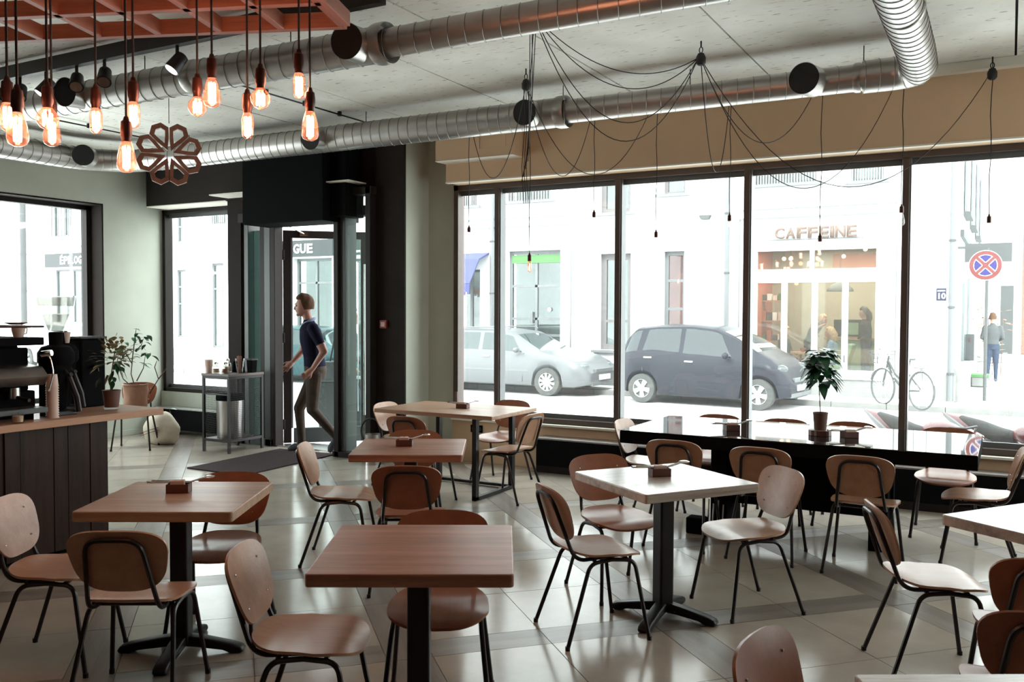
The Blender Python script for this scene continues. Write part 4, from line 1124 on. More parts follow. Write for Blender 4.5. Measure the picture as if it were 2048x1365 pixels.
MB().tube([(q.x, q.y, Z0), (q.x, q.y, Z0 + .10), (q.x + .005, q.y, Z0 + .22)], [.016, .014, .011], 10).build('wooden_handle', 'lattice', r, smooth=True)
MB().tube([(q.x + .03, q.y + .03, Z0), (q.x + .05, q.y + .07, Z0 + .12), (q.x + .06, q.y + .12, Z0 + .22)], [.010, .009, .011], 8).build('brush_handle', 'bark', r, smooth=True)
MB().box(q.x - .05, q.x + .05, q.y - .03, q.y + .08, Z0, Z0 + .018).build('tamping_mat', 'blackmetal', r, bevel=.003)
MB().lathe([(0, 0), (.03, 0), (.03, .012), (.012, .02), (0, .02)], (q.x + .06, q.y - .05, Z0), 16).build('tamper', 'copper', r, smooth=True)
q = onz(166, 690, 1.0); q = Vector((-5.86, 3.98, Z0))
t = root('cup', 'lone paper cup standing on the hopperless grinder, in front of the dark reveal', 'cup', (q.x + .02, q.y + .02, Z0 + .475), 0, None)
MB().lathe([(0, 0), (.026, 0), (.036, .075), (.038, .078), (.033, .075), (0, .01)], (q.x + .02, q.y + .02, Z0 + .475), 18).build('cup_body', 'paper', t, smooth=True)
# small potted plant on the counter
q = Vector((-5.575, 4.17, Z0))
cp = root('potted_plant', 'bushy pale-leaved plant in a brown pot at the end of the bar counter', 'plant', tuple(q))
MB().lathe([(0, .02), (.045, .02), (.048, .025), (.060, .125), (.064, .14), (.056, .14), (.054, .12), (0, .118)], tuple(q), 24).build('pot', 'terracotta', cp, smooth=True)
MB().lathe([(0, 0), (.045, 0), (.055, .02), (.052, .02), (.045, .006), (0, .006)], tuple(q), 24).build('saucer', 'clearglass', cp, smooth=True)
MB().lathe([(0, .117), (.054, .122)], tuple(q), 16).build('soil', 'soil', cp)
MB().tube([q + Vector((0, 0, .11)), q + Vector((-.01, 0, .2)), q + Vector((.005, .01, .32)), q + Vector((-.01, .04, .42))], [.006, .005, .004, .003], 6).build('stem', 'bark', cp, smooth=True)
random.seed(21)
for k in range(120):
    c = q + Vector((random.gauss(.0, .05), random.gauss(.03, .06), .38 + random.gauss(0, .055)))
    d = (c - (q + Vector((0, .03, .34)))).normalized() + Vector((random.uniform(-.4, .4), random.uniform(-.4, .4), random.uniform(-.2, .4)))
    leaf_obj(cp, 'leafdry' if c.z > q.z + .39 or random.random() < .3 else 'leaf', c, d, Vector((0, 0, 1)), random.uniform(.045, .08), random.uniform(.028, .045), curl=.4)

# corner group: kraft bag plant on the corner chair, sack on the floor
q = Vector((-8.99, 7.05, .455))
kb = root('branchy_plant', 'branchy green plant in a crumpled kraft bag on the corner chair', 'plant', tuple(q))
m = MB(); vs = []; n = 18
random.seed(9)
rings = []
for i, (rr, z) in enumerate(((.12, 0), (.135, .05), (.13, .14), (.14, .22), (.135, .27), (.15, .30), (.14, .31))):
    rings.append([(q.x + (rr + random.uniform(-.010, .010)) * cos(2 * pi * k / n), q.y + (rr + random.uniform(-.01, .01)) * sin(2 * pi * k / n), q.z + z + random.uniform(-.006, .006) * (i > 0)) for k in range(n)])
vs = [v for g_ in rings for v in g_]; fs = []
for i in range(len(rings) - 1):
    for k in range(n): fs.append((i * n + k, i * n + (k + 1) % n, (i + 1) * n + (k + 1) % n, (i + 1) * n + k))
fs.append(tuple(range(n))); m.add(vs, fs); m.build('kraft_bag', 'kraft', kb, smooth=True)
MB().lathe([(0, .24), (.125, .24)], tuple(q), 16).build('soil', 'soil', kb)
B0 = q + Vector((0, 0, .24))
brs = [[(0, 0, 0), (-.04, -.03, .18), (-.02, -.02, .40), (.0, 0, .62), (.02, 0, .72)], [(-.02, 0, 0), (-.14, -.06, .12), (-.20, -.10, .30), (-.16, -.10, .44)], [(.02, 0, .1), (.10, .03, .25), (.13, .04, .42)],
       [(-.03, -.02, .30), (-.10, -.05, .42), (-.13, -.06, .52)], [(.0, 0, .45), (.08, .02, .52), (.12, .02, .60)], [(.12, .1, -.05), (.20, .16, .12), (.16, .14, .26), (.19, .15, .34)], [(.2, .16, .12), (.27, .20, .22), (.30, .22, .30)]]
for b in brs: MB().tube([B0 + Vector(v) for v in b], [.008] + [.006] * (len(b) - 2) + [.0025], 6).build('branch', 'bark', kb, smooth=True)
random.seed(31)
for b in brs[:5]:
    for k in range(13):
        i = random.randint(1, len(b) - 1); c = B0 + Vector(b[i]) + Vector([random.uniform(-.05, .05) for _ in range(3)])
        if c.z < B0.z + .28: continue
        a = random.uniform(0, 2 * pi); leaf_obj(kb, 'leaf', c, Vector((cos(a), sin(a), random.uniform(-.1, .7))), Vector((0, 0, 1)), random.uniform(.09, .14), random.uniform(.045, .065), curl=.7)
sk = root('canvas_sack', 'slumped cream canvas sack with red stripes on the floor under the corner chair', 'sack', (-9.03, 7.42, 0))
def sackfn(v):
    k = math.sin(v.x * 30) * .012 + math.sin(v.y * 37 + 1) * .012 + math.sin(v.z * 41) * .008
    return v * (1 + k * 3) if v.z > -.16 else Vector((v.x, v.y, -.16))
MB().ball((-9.03, 7.45, .162), .22, 26, 16, (1.2, .75, 1.0), sackfn).build('sack_body', 'sack', sk, smooth=True)
for k in range(2): MB().tube([(-9.20 + .04 * t, 7.275 - .006 * (4 - abs(t - 4)), .10 + k * .03 + .012 * t) for t in range(9)], .004, 5).build('stripe', 'signred', sk)
vt = root('green_leafy_sprig', 'bright green leaf sticking out beside the corner chair', 'plant', (-9.0, 7.5, .4))
leaf_obj(vt, 'leaf', Vector((-9.02, 7.55, .42)), Vector((.6, .3, .1)), Vector((0, 0, 1)), .10, .07, curl=.3)
leaf_obj(vt, 'leaf', Vector((-9.02, 7.55, .42)), Vector((.2, .5, .3)), Vector((0, 0, 1)), .08, .05, curl=.3)
MB().tube([(-9.02, 7.6, .3), (-9.02, 7.55, .42)], .003, 5).build('stem', 'bark', vt)

# ============================================================ CONDIMENT CART WITH BIN
cart = root('condiment_cart', 'black metal cart with mesh sides beside the entrance', 'cart', (-7.92, 7.56, 0))
cx0, cx1, cy0, cy1 = -8.12, -7.72, 7.29, 7.80
for x in (cx0, cx1):
    for y in (cy0, cy1): MB().box(x - .014, x + .014, y - .014, y + .014, 0, .88).build('leg', 'blackmetal', cart)
for z in (.14, .86):
    for a_ in ((cx0, cx1, cy0 - .012, cy0 + .012), (cx0, cx1, cy1 - .012, cy1 + .012), (cx0 - .012, cx0 + .012, cy0, cy1), (cx1 - .012, cx1 + .012, cy0, cy1)):
        MB().box(*a_, z - .015, z + .015).build('frame_rail', 'blackmetal', cart)
MB().box(cx0, cx1, cy0 - .006, cy0 + .006, .66, .672).build('frame_rail', 'blackmetal', cart)
MB().box(cx0 - .02, cx1 + .02, cy0 - .02, cy1 + .02, .875, .905).build('cart_top', 'frame', cart, bevel=.004)
m = MB()
for k in range(24):
    y = cy0 + (cy1 - cy0) * k / 23
    m.box(cx1 - .001, cx1 + .001, y - .0012, y + .0012, .15, .85); m.box(cx0 - .001, cx0 + .001, y - .0012, y + .0012, .15, .85)
for k in range(34):
    z = .15 + .7 * k / 33; m.box(cx1 - .001, cx1 + .001, cy0, cy1, z - .0012, z + .0012); m.box(cx0 - .001, cx0 + .001, cy0, cy1, z - .0012, z + .0012)
m.build('mesh_side', 'blackmetal', cart, kind='stuff')
MB().box(cx0, cx1, cy0, cy1, .145, .155).build('shelf', 'frame', cart)
bn = root('steel_bin', 'round brushed steel bin standing inside the black cart', 'bin', (-7.92, 7.52, .157))
MB().lathe([(0, 0), (.145, 0), (.15, .01), (.155, .44), (.15, .44), (.14, .02), (0, .02)], (-7.92, 7.50, .157), 32).build('bin_body', 'steel', bn, smooth=True)
MB().lathe([(.158, .43), (.162, .45), (.158, .50), (.06, .515), (.0, .517)], (-7.92, 7.50, .157), 32).build('bin_lid', 'black', bn, smooth=True)
def jar(x, y, fill, lb, h=.12, r_=.043, name='condiment_jar'):
    t = root(name, lb, 'jar', (x, y, .905), 0, 'jars on the condiment cart')
    MB().lathe([(0, 0), (r_, 0), (r_ * 1.02, .01), (r_, h * .72), (r_ * .6, h * .86), (r_ * .58, h), (r_ * .5, h), (r_ * .52, h * .8), (r_ * .92, h * .7), (r_ * .92, .008), (0, .008)], (x, y, .905), 20).build('glass_body', 'clearglass', t, smooth=True)
    MB().lathe([(0, .008), (r_ * .9, .009), (r_ * .9, h * .45), (0, h * .47)], (x, y, .905), 16).build('contents', fill, t, smooth=True)
    MB().lathe([(0, h + .014), (r_ * .5, h + .012), (r_ * .62, h - .004), (r_ * .62, h - .012), (0, h - .012)], (x, y, .905), 16).build('lid', 'chrome', t, smooth=True)
jar(-7.98, 7.34, 'sugar', 'glass sugar jar on the cart, second item from the left')
jar(-7.86, 7.37, 'cinnamon', 'glass jar of brown sugar in the middle of the cart')
jar(-7.98, 7.52, 'sugar', 'taller glass jar behind the sugar jar on the cart', h=.15)
t = root('lidded_cup', 'white paper cup stack at the left corner of the cart', 'cup', (-8.08, 7.33, .905))
MB().lathe([(0, 0), (.036, 0), (.044, .13), (.046, .135), (.042, .155), (0, .158)], (-8.08, 7.33, .905), 18).build('cup_body', 'paper', t, smooth=True)
t = root('stirrer_glass', 'glass full of brown wooden stirrers at the right of the cart', 'glass', (-7.76, 7.50, .905))
MB().lathe([(0, 0), (.030, 0), (.056, .17), (.054, .17), (.028, .006), (0, .006)], (-7.76, 7.50, .905), 20).build('glass_body', 'clearglass', t, smooth=True)
random.seed(2)
for k in range(22):
    a = random.uniform(0, 2 * pi); r0 = random.uniform(0, .016); r1 = r0 * 1.0 + random.uniform(.016, .032)
    MB().tube([(-7.76 + r0 * cos(a), 7.50 + r0 * sin(a), .912), (-7.76 + r1 * cos(a), 7.50 + r1 * sin(a), 1.10 + random.uniform(-.006, .006))], .0028, 5).build('stirrer', 'lattice', t)
t = root('black_holder', 'square black holder at the right corner of the cart', 'holder', (-7.74, 7.66, .905))
m = MB(); m.prism([(-.034, 0), (.034, 0), (.048, .15), (-.048, .15)], -.04, .04, axis='y', mx=Matrix.Translation((-7.735, 7.66, .905))); m.build('holder_body', 'black', t, bevel=.004)
MB().box(-7.785, -7.685, 7.610, 7.710, 1.05, 1.07).build('holder_rim', 'blackmetal', t)
t = root('black_cups', 'dark upturned cups behind the brown sugar jar on the cart', 'cups', (-7.90, 7.62, .905))
for k, dx in enumerate((-.06, .04)): MB().lathe([(0, .13), (.028, .13), (.040, 0), (.037, 0), (0, .12)], (-7.90 + dx, 7.62, .905), 16).build('cup', 'black', t, smooth=True)
t = root('umbrella_stand', 'small chrome and black stand on the floor by the dark pier', 'stand', (-6.02, 7.62, 0))
MB().lathe([(0, 0), (.09, 0), (.09, .32), (.086, .32), (.086, .01), (0, .01)], (-5.90, 7.58, 0), 24).build('stand_body', 'steel', t, smooth=True)
ring = [(-5.95 + .14 * cos(2 * pi * k / 24), 7.62, .34 + .14 * sin(2 * pi * k / 24)) for k in range(24)]
MB().tube(ring, .010, 6, closed=True).build('stand_ring', 'blackmetal', t, smooth=True)

# ============================================================ THE STREET
def stn(name, m_, *a, **k): return struct(MB().box(*a).build(name, m_, **k))
stn('pavement_near', 'pave', -60, 30, 8.42, 10.6, -.35, -.08)
stn('street', 'asphalt', -60, 30, 10.6, 18.15, -.45, -.20)
stn('pavement_far', 'pave', -60, -0.93, 18.3, 19.5, -.35, -.10)
stn('side_street', 'pave', -0.93, 30, 18.15, 70, -.35, -.12)
kb_ = root('kerb', '', '', (-10, 18.2, -.2), 0, None, 'structure')
for k in range(46): MB().box(-45 + k * 1.0 + .005, -45 + (k + 1) * 1.0 - .005, 18.12, 18.30, -.34, -.095).build('kerb_stone', 'kerb', kb_)
FY = 19.5
def fr(xl, xr, yt, yb, y=FY):        # a facade rectangle between photo columns and rows, in metres on the plane Y = y
    a = ony(xl, yt, y); b = ony(xr, yt, y); c = ony(xl, yb, y); return a.x, b.x, c.z, a.z
bl = root('white_building', 'long white rendered building across the street with several shops', 'building', (-12, FY, -.1))
WIN = []      # name, rect px, type
def hole(xl, xr, yt, yb): r_ = fr(xl, xr, yt, yb); WIN.append(r_); return r_
h_a = hole(921, 955, 330, 414); h_b = hole(1013, 1102, 322, 405); h_c = hole(1198, 1262, 320, 428); h_d = hole(1325, 1371, 318, 390)
h_e = hole(1508, 1633, 300, 372); h_f = hole(1703, 1768, 300, 364)
h_g = hole(1197, 1262, 508, 700); h_h = hole(1325, 1369, 503, 712); h_i = hole(1013, 1121, 503, 735)
h_j = hole(912, 960, 540, 735); h_k = hole(1504, 1762, 497, 748)
h_l = hole(586, 664, 518, 690); h_m = hole(416, 447, 527, 696); h_n = hole(420, 452, 380, 449); h_o = hole(97, 143, 370, 475); h_p = hole(103, 172, 540, 660)
h_q = hole(346, 372, 540, 675); h_r = hole(346, 370, 380, 485)
h_s = hole(690, 745, 518, 690)
m = MB(); holes_wall(m, -60, -0.95, -.1, 11, WIN, lambda a, b, c, d: m.box(a, b, FY, FY + .35, c, d)); m.build('facade_wall', 'facade', bl)
MB().box(-1.3, -.95, FY + .35, 60, -.12, 11).build('side_wall', 'facade', bl)
# plinth, then thin grey strips painting the shadow lines of bands and string courses
def band(xl, xr, y0, y1, dp=.05, mt_='facade', nm='moulding_and_shade', x1w=None):
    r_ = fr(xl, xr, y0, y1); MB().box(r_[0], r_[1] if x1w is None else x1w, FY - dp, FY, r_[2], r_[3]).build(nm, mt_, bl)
MB().box(-60, -.9, FY - .06, FY, -.1, .42).build('plinth', 'plinth', bl)
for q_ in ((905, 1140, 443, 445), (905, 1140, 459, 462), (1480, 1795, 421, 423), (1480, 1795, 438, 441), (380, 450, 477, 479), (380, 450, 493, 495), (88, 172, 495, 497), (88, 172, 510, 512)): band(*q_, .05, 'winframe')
for q_ in ((1142, 1144, 460, 735), (1479, 1481, 437, 748), (1794, 1796, 430, 780), (1839, 1840, 200, 740), (1865, 1866, 200, 740)): band(*q_, .03, 'winframe', nm='pilaster_edge_shade')  # upright strips coloured grey as the shaded edges of the pilasters
for rct in (h_c, h_d, h_g, h_h, h_e, h_f, h_b, h_a):
    MB().box(rct[0] - .12, rct[1] + .12, FY - .14, FY, rct[2] - .06, rct[2]).build('window_sill', 'winframe', bl)
def fwindow(rct, fm='winframe', fill='dim', mull=0, trans=(), depth=.18, t=.07, bars=0, gm='shopglass', nm='window'):
    x0, x1, z0, z1 = rct; y = FY + depth
    f = MB(); f.box(x0, x0 + t, y, y + .08, z0, z1); f.box(x1 - t, x1, y, y + .08, z0, z1); f.box(x0 + t, x1 - t, y, y + .08, z0, z0 + t); f.box(x0 + t, x1 - t, y, y + .08, z1 - t, z1)
    for k in range(mull): xm = x0 + (x1 - x0) * (k + 1) / (mull + 1); f.box(xm - .035, xm + .035, y, y + .075, z0 + t, z1 - t)
    for tt in trans: zz = z0 + (z1 - z0) * tt; f.box(x0 + t, x1 - t, y, y + .078, zz - .03, zz + .03)
    w = f.build(nm, fm, bl)
    MB().box(x0 + t, x1 - t, y + .03, y + .04, z0 + t, z1 - t).build('pane', gm, w)
    if fill: MB().box(x0 - .05, x1 + .05, y + .42, y + .46, z0 - .05, z1 + .05).build('interior', fill, w)
    if bars:
        for k in range(bars):
            xb_ = x0 + (x1 - x0) * (k + .5) / bars
            MB().box(xb_ - .014, xb_ + .014, FY + .02, FY + .05, z0 + .02, z1).build('window_bar', 'bars', w)
    return w
fwindow(h_a, mull=1, bars=9, fill='curtain'); fwindow(h_b, mull=1, bars=16, fill='curtain'); fwindow(h_e, mull=1, bars=22, fill='curtain'); fwindow(h_f, mull=0, bars=12, fill='curtain')
fwindow(h_c, 'winframegrey', 'curtain', t=.12, trans=(.55,)); fwindow(h_d, 'winframegrey', 'curtain', t=.08)
fwindow(h_g, 'winframegrey', 'curtain', t=.14, trans=(.30,)); fwindow(h_h, 'winframe', 'shutter', t=.09, trans=(.45, .72), gm='clearglass')
w = fwindow(h_i, 'winframe', 'dim', mull=1, trans=(.70, .28, .42), t=.08, nm='shop_front')
x0, x1, z0, z1 = h_i
MB().box(x0 + .08, x1 - .08, FY + .15, FY + .18, z1 - .30, z1 - .10).build('shop_sign', 'greensign', w)
MB().lathe([(0, 0), (.05, 0), (.05, .006), (0, .006)], ((x0 * .25 + x1 * .75), FY + .16, z0 + (z1 - z0) * .50), 16, 'y').build('round_sticker', 'white', w)
MB().box((x0 + x1) / 2 - .14, (x0 + x1) / 2 - .07, FY + .12, FY + .17, z0 + (z1 - z0) * .38, z0 + (z1 - z0) * .48).build('intercom', 'winframe', w)
w = fwindow(h_j, 'winframe', 'dim', mull=1, t=.06, nm='shop_front')
random.seed(4)
for k in range(9): MB().box(h_j[0] + .15 + random.uniform(0, .9), h_j[0] + .27 + random.uniform(.9, 1.0), FY + .35, FY + .37, h_j[2] + .3 + k * .2, h_j[2] + .42 + k * .2).build('poster', random.choice(['paper', 'white', 'plateblue', 'leafred']), w)
a = ony(905, 505, FY - .5); b = ony(958, 503, FY - .5); c = ony(905, 580, FY - .9)
m = MB(); m.prism([(FY, a.z), (FY - .5, a.z - .18), (FY - .95, c.z + .15), (FY - .93, c.z + .13), (FY - .48, a.z - .21), (FY, a.z - .04)], a.x - 1.2, b.x, axis='x'); m.build('awning', 'awning', bl)
m = MB(); m.box(a.x - 1.2, b.x, FY - .955, FY - .94, c.z - .06, c.z + .14); m.build('awning_valance', 'awning', bl)
for k in range(14): MB().box(a.x + .1 * k - .6, a.x + .1 * k - .53, FY - .952, FY - .942, c.z - .14 + .03 * (k % 2), c.z - .06).build('valance_tassel', 'awning', bl)
for rct, kw in ((h_l, dict(mull=1, trans=(.72,), t=.07)), (h_m, dict(mull=0, trans=(.70,), t=.07)), (h_n, dict(bars=8, fill='curtain')), (h_o, dict(bars=7, fill='curtain', mull=1)), (h_p, dict(mull=1, trans=(.55,), t=.06)),
                (h_q, dict(trans=(.5, .75), t=.06)), (h_r, dict(trans=(.3, .6), t=.05)), (h_s, dict(mull=1, t=.07))):
    fwindow(rct, 'winframe', kw.pop('fill', 'dim'), **kw)
# signs of the shops
def text_obj(name, s, loc, size, m_, rot=(pi / 2, 0, 0), ext=.02, parent=None, align='CENTER', xs=1.0, bold=0.0):
    cu = bpy.data.curves.new(name, 'FONT'); cu.body = s; cu.size = size; cu.extrude = ext; cu.align_x = align; cu.align_y = 'CENTER'; cu.offset = bold
    cu.resolution_u = 3
    o = bpy.data.objects.new(name, cu); COL.objects.link(o)
    bpy.context.view_layer.update()
    me = bpy.data.meshes.new_from_object(o.evaluated_get(bpy.context.evaluated_depsgraph_get()))
    bpy.data.objects.remove(o)
    me.name = name; me.materials.clear(); me.materials.append(M[m_])
    me.transform(Matrix.Translation(loc) @ Matrix.Rotation(rot[2], 4, 'Z') @ Matrix.Rotation(rot[0], 4, 'X') @ Matrix.Diagonal((xs, 1, 1, 1)))
    o = bpy.data.objects.new(name, me); COL.objects.link(o)
    if parent: 
        me.transform(WM[parent.name].inverted()); o.parent = parent
    return o
def letters(word, x0, x1, z, h, y, m_, nm, parent, ext=.03, bold=.01):
    n = len(word); 
    wd = [(.42 if ch == 'I' else 1.0) for ch in word]; tot = sum(wd); x = x0
    for ch, w_ in zip(word, wd):
        cw = (x1 - x0) * w_ / tot
        o = text_obj('letter', ch, (0, 0, 0), 1.0, m_, ext=.0, parent=None, bold=bold * 2)
        me = o.data; xs = [v.co.x for v in me.vertices]; zs = [v.co.z for v in me.vertices]
        hh = h * (1.25 if ch == 'É' else 1.0)
        sx = cw * .86 / (max(xs) - min(xs)); sz = hh / (max(zs) - min(zs))
        if ch == 'I': sx = min(sx, .075 / (max(xs) - min(xs)))
        me.transform(Matrix.Translation((-(min(xs) + max(xs)) / 2, 0, -min(zs))))
        me.transform(Matrix.Diagonal((sx, 1, sz, 1)))
        bm = bmesh.new(); bm.from_mesh(me)
        r_ = bmesh.ops.extrude_face_region(bm, geom=bm.faces[:]); vs = [v for v in r_['geom'] if isinstance(v, bmesh.types.BMVert)]
        bmesh.ops.translate(bm, vec=(0, ext, 0), verts=vs); bmesh.ops.recalc_face_normals(bm, faces=bm.faces); bm.to_mesh(me); bm.free()
        me.transform(Matrix.Translation((x + cw / 2, y - ext, z - h / 2))); me.transform(WM[parent.name].inverted()); o.parent = parent
        x += cw
a = ony(1548, 466, FY - .12); b = ony(1715, 463, FY - .12)
sg = root('shop_sign', 'CAFFEINE in cream block letters above the shop across the street', 'shop sign', (a.x, FY - .05, a.z))
letters('CAFFEINE', a.x, b.x, (a.z + b.z) / 2, .235, FY - .06, 'cafflet', 'letter', sg, ext=.06, bold=.012)
MB().box(a.x - .15, b.x + .1, FY - .055, FY - .001, a.z - .16, a.z - .14).build('sign_rail', 'winframe', sg)
def epilogue(x0, x1, zc, xt0, xt1, lb, sub=None):
    s = root('shop_sign', lb, 'shop sign', ((x0 + x1) / 2, FY - .08, zc - .23), 0, None)
    MB().box(x0, x1, FY - .10, FY - .001, zc - .23, zc + .23).build('sign_board', 'signgrey', s)
    letters('ÉPILOGUE', xt0, xt1, zc - .01, .27, FY - .105, 'white', 'letter', s, ext=.012, bold=.016)
    return s
zc = 3.37
s1 = epilogue(-29.4, -24.5, 3.33, -28.55, -26.9, 'grey ÉPILOGUE sign board seen through the left wall window')
s2 = epilogue(-20.0, -16.5, 3.40, -19.05, -17.20, 'grey ÉPILOGUE sign board seen through the open door, showing GUE')
s3 = root('shop_sign', 'second grey sign board right of GUE, half behind the door post', 'shop sign', (-15.8, FY - .08, 3.17))
MB().box(-16.49, -14.9, FY - .10, FY - .001, 3.17, 3.63).build('sign_board', 'signgrey', s3)
text_obj('lettering', 'Jeruzalemes', (-15.7, FY - .11, 3.27), .13, 'white', parent=s3, ext=.004)
letters('EP', -16.38, -15.95, 3.46, .2, FY - .105, 'white', 'letter', s3, ext=.01)
q = ony(434, 545, FY + .1); s4 = root('shop_sign', 'small white Jeruzale lettering on the door glass by the window at left', 'lettering', (q.x, FY + .1, q.z))
text_obj('lettering', 'Jeruzalemes', (q.x + .15, FY + .17, q.z), .17, 'white', parent=s4, ext=.003)
# house number
a, b, c, d = fr(1873, 1893, 577, 602)
hn = root('house_number', 'blue house number plate 10 on the white corner', 'number plate', ((a + b) / 2, FY - .01, c))
MB().box(a - .012, b + .012, FY - .012, FY - .001, c - .012, d + .012).build('plate_edge', 'white', hn); MB().box(a, b, FY - .018, FY - .012, c, d).build('plate', 'plateblue', hn)
text_obj('number', '10', ((a + b) / 2, FY - .021, c + (d - c) * .36), .155, 'white', parent=hn, ext=.003, bold=.004)
MB().box(a + .02, b - .02, FY - .021, FY - .018, d - .06, d - .04).build('street_name', 'white', hn)
# downpipes
for px, y0, y1, lb in ((1456, 300, 722, 'white downpipe between the plain wall and the corner shop'), (1905, 500, 812, 'thin downpipe at the building corner'), (44, 392, 690, 'grey downpipe seen through the left wall window'), (984, 330, 740, 'downpipe left of the green-signed shop')):
    a = ony(px, y0, FY - .08); b = ony(px, y1, FY - .08)
    r = root('downpipe', lb, 'downpipe', (a.x, FY - .08, b.z), 0, 'downpipes on the white building')
    MB().tube([(a.x, FY - .07, b.z), (a.x, FY - .07, a.z + 2)], .055 if px != 44 else .10, 10).build('pipe', 'facadegrey' if px in (44,) else 'winframe', r, smooth=True)
    for k in range(3): MB().tube([(a.x, FY - .07, b.z + .6 + k * 1.3), (a.x, FY - .07, b.z + .64 + k * 1.3)], .068 if px != 44 else .115, 10).build('pipe_ring', 'facadegrey', r)
q = ony(1412, 437, FY); r = root('wall_lamp', 'small white wedge lamp on the plain white wall', 'lamp', (q.x, FY - .05, q.z)); m = MB(); m.prism([(-.13, .06), (.13, .06), (.08, -.03), (-.08, -.03)], -.14, 0, axis='y', mx=Matrix.Translation((q.x, FY, q.z))); m.build('lamp_body', 'facadegrey', r)

# the corner shop: folding glass front with a room behind
x0, x1, z0, z1 = h_k
cf = root('folding_shop_front', 'white folding glass doors of the corner shop under the CAFFEINE letters', 'shop front', ((x0 + x1) / 2, FY + .1, z0))
def cbx(n, m_, *a): return MB().box(*a).build(n, m_, cf)
a, b, tz0, tz1 = fr(1508, 1760, 503, 537)
cbx('outer_frame', 'white', x0, x0 + .09, FY + .05, FY + .18, z0, z1); cbx('outer_frame', 'white', x1 - .09, x1, FY + .05, FY + .18, z0, z1)
cbx('top_rail', 'white', x0 + .09, x1 - .09, FY + .05, FY + .18, z1 - .07, z1)
fz0 = ony(1508, 560, FY).z; fz1 = fz0; tz0 = ony(1508, 540, FY).z
cbx('transom_rail', 'white', x0 + .09, x1 - .09, FY + .04, FY + .18, fz0, tz0)
cbx('bottom_sill', 'white', x0 - .05, x1 + .05, FY - .10, FY + .18, z0 - .04, z0 + .05)
xm = (x0 + x1) / 2 - .06
cbx('transom_post', 'white', xm - .04, xm + .04, FY + .05, FY + .16, tz0, z1 - .07)
cbx('transom_pane', 'shopglass', x0 + .09, x1 - .09, FY + .10, FY + .11, tz0, z1 - .07)
for (pa, pb) in ((1507, 1566), (1567, 1627), (1628, 1688), (1689, 1755)):
    xa_ = ony(pa, 650, FY).x; xb_ = ony(pb, 650, FY).x; t = .055
    m = MB(); m.box(xa_, xa_ + t, FY + .06, FY + .12, z0 + .05, fz0); m.box(xb_ - t, xb_, FY + .06, FY + .12, z0 + .05, fz0); m.box(xa_ + t, xb_ - t, FY + .06, FY + .12, z0 + .05, z0 + .14); m.box(xa_ + t, xb_ - t, FY + .06, FY + .12, fz0 - .07, fz0)
    dd = m.build('folding_door', 'white', cf); MB().box(xa_ + t, xb_ - t, FY + .085, FY + .092, z0 + .14, fz0 - .07).build('pane', 'shopglass', dd)
    MB().tube([(xb_ + .003, FY + .055, z0 + .3), (xb_ + .003, FY + .055, z0 + .45)], .012, 6).build('door_hinge', 'facadegrey', dd)
rm = root('shop_interior', 'cream and terracotta room seen through the folding glass doors of the corner shop', 'room', (-3.5, 21.5, 0))
RX0, RX1, RY1 = -5.4, -1.35, 23.6
MB().box(RX0, RX1, RY1, RY1 + .1, .0, 3.3).build('back_wall', 'cremewall', rm); MB().box(RX0 - .1, RX0, FY + .36, RY1, 0, 3.3).build('side_panel', 'orangewall', rm); MB().box(RX1 - .02, RX1 + .04, FY + .36, RY1, 0, 3.3).build('side_panel', 'cremewall', rm)
MB().box(RX0, RX1, FY + .36, RY1, 3.2, 3.3).build('shop_ceiling', 'cremewall', rm); MB().box(RX0, RX1, FY + .1, RY1, -.1, .02).build('shop_floor', 'plinth', rm)
MB().box(-3.9, -2.7, RY1 - .03, RY1, 2.45, 3.1).build('terracotta_panel', 'orangewall', rm)
for lx, lz, ly, lb in ((-4.4, 2.86, 21, 'right one of the two close lit bulbs at the left of the shop transom'), (-3.3, 2.9, 21.3, 'lit bulb near the middle post of the shop transom'), (-2.75, 3.0, 20.6, 'lit bulb furthest right in the shop transom'), (-4.55, 2.86, 21, 'left one of the two close lit bulbs at the left of the shop transom')):
    r = root('shop_lamp', lb, 'lamp', (lx, ly, lz), 0, 'lit bulbs inside the corner shop')
    MB().ball((lx, ly, lz), .045, 10, 6).build('lit_bulb', 'filamentdim', r, smooth=True); MB().tube([(lx, ly, lz), (lx, ly, 3.2)], .006, 5).build('cord', 'cord', r)
q = ony(1680, 578, 21.5); r = root('dome_pendant', 'dark metal dome lamp hanging inside the corner shop', 'pendant lamp', tuple(q))
MB().lathe([(.30, -.06), (.28, 0), (.18, .10), (.05, .15), (0, .16)], tuple(q), 24).build('dome_shade', 'frame_grey', r, smooth=True); MB().tube([q, (q.x, q.y, 3.2)], .008, 6).build('cord', 'cord', r)
def cfbox(name, lb, cat, px, py, y, sx, sy, sz, m_, grp=None):
    q = ony(px, py, y); z = max(q.z, .02)
    return q.x, y, z
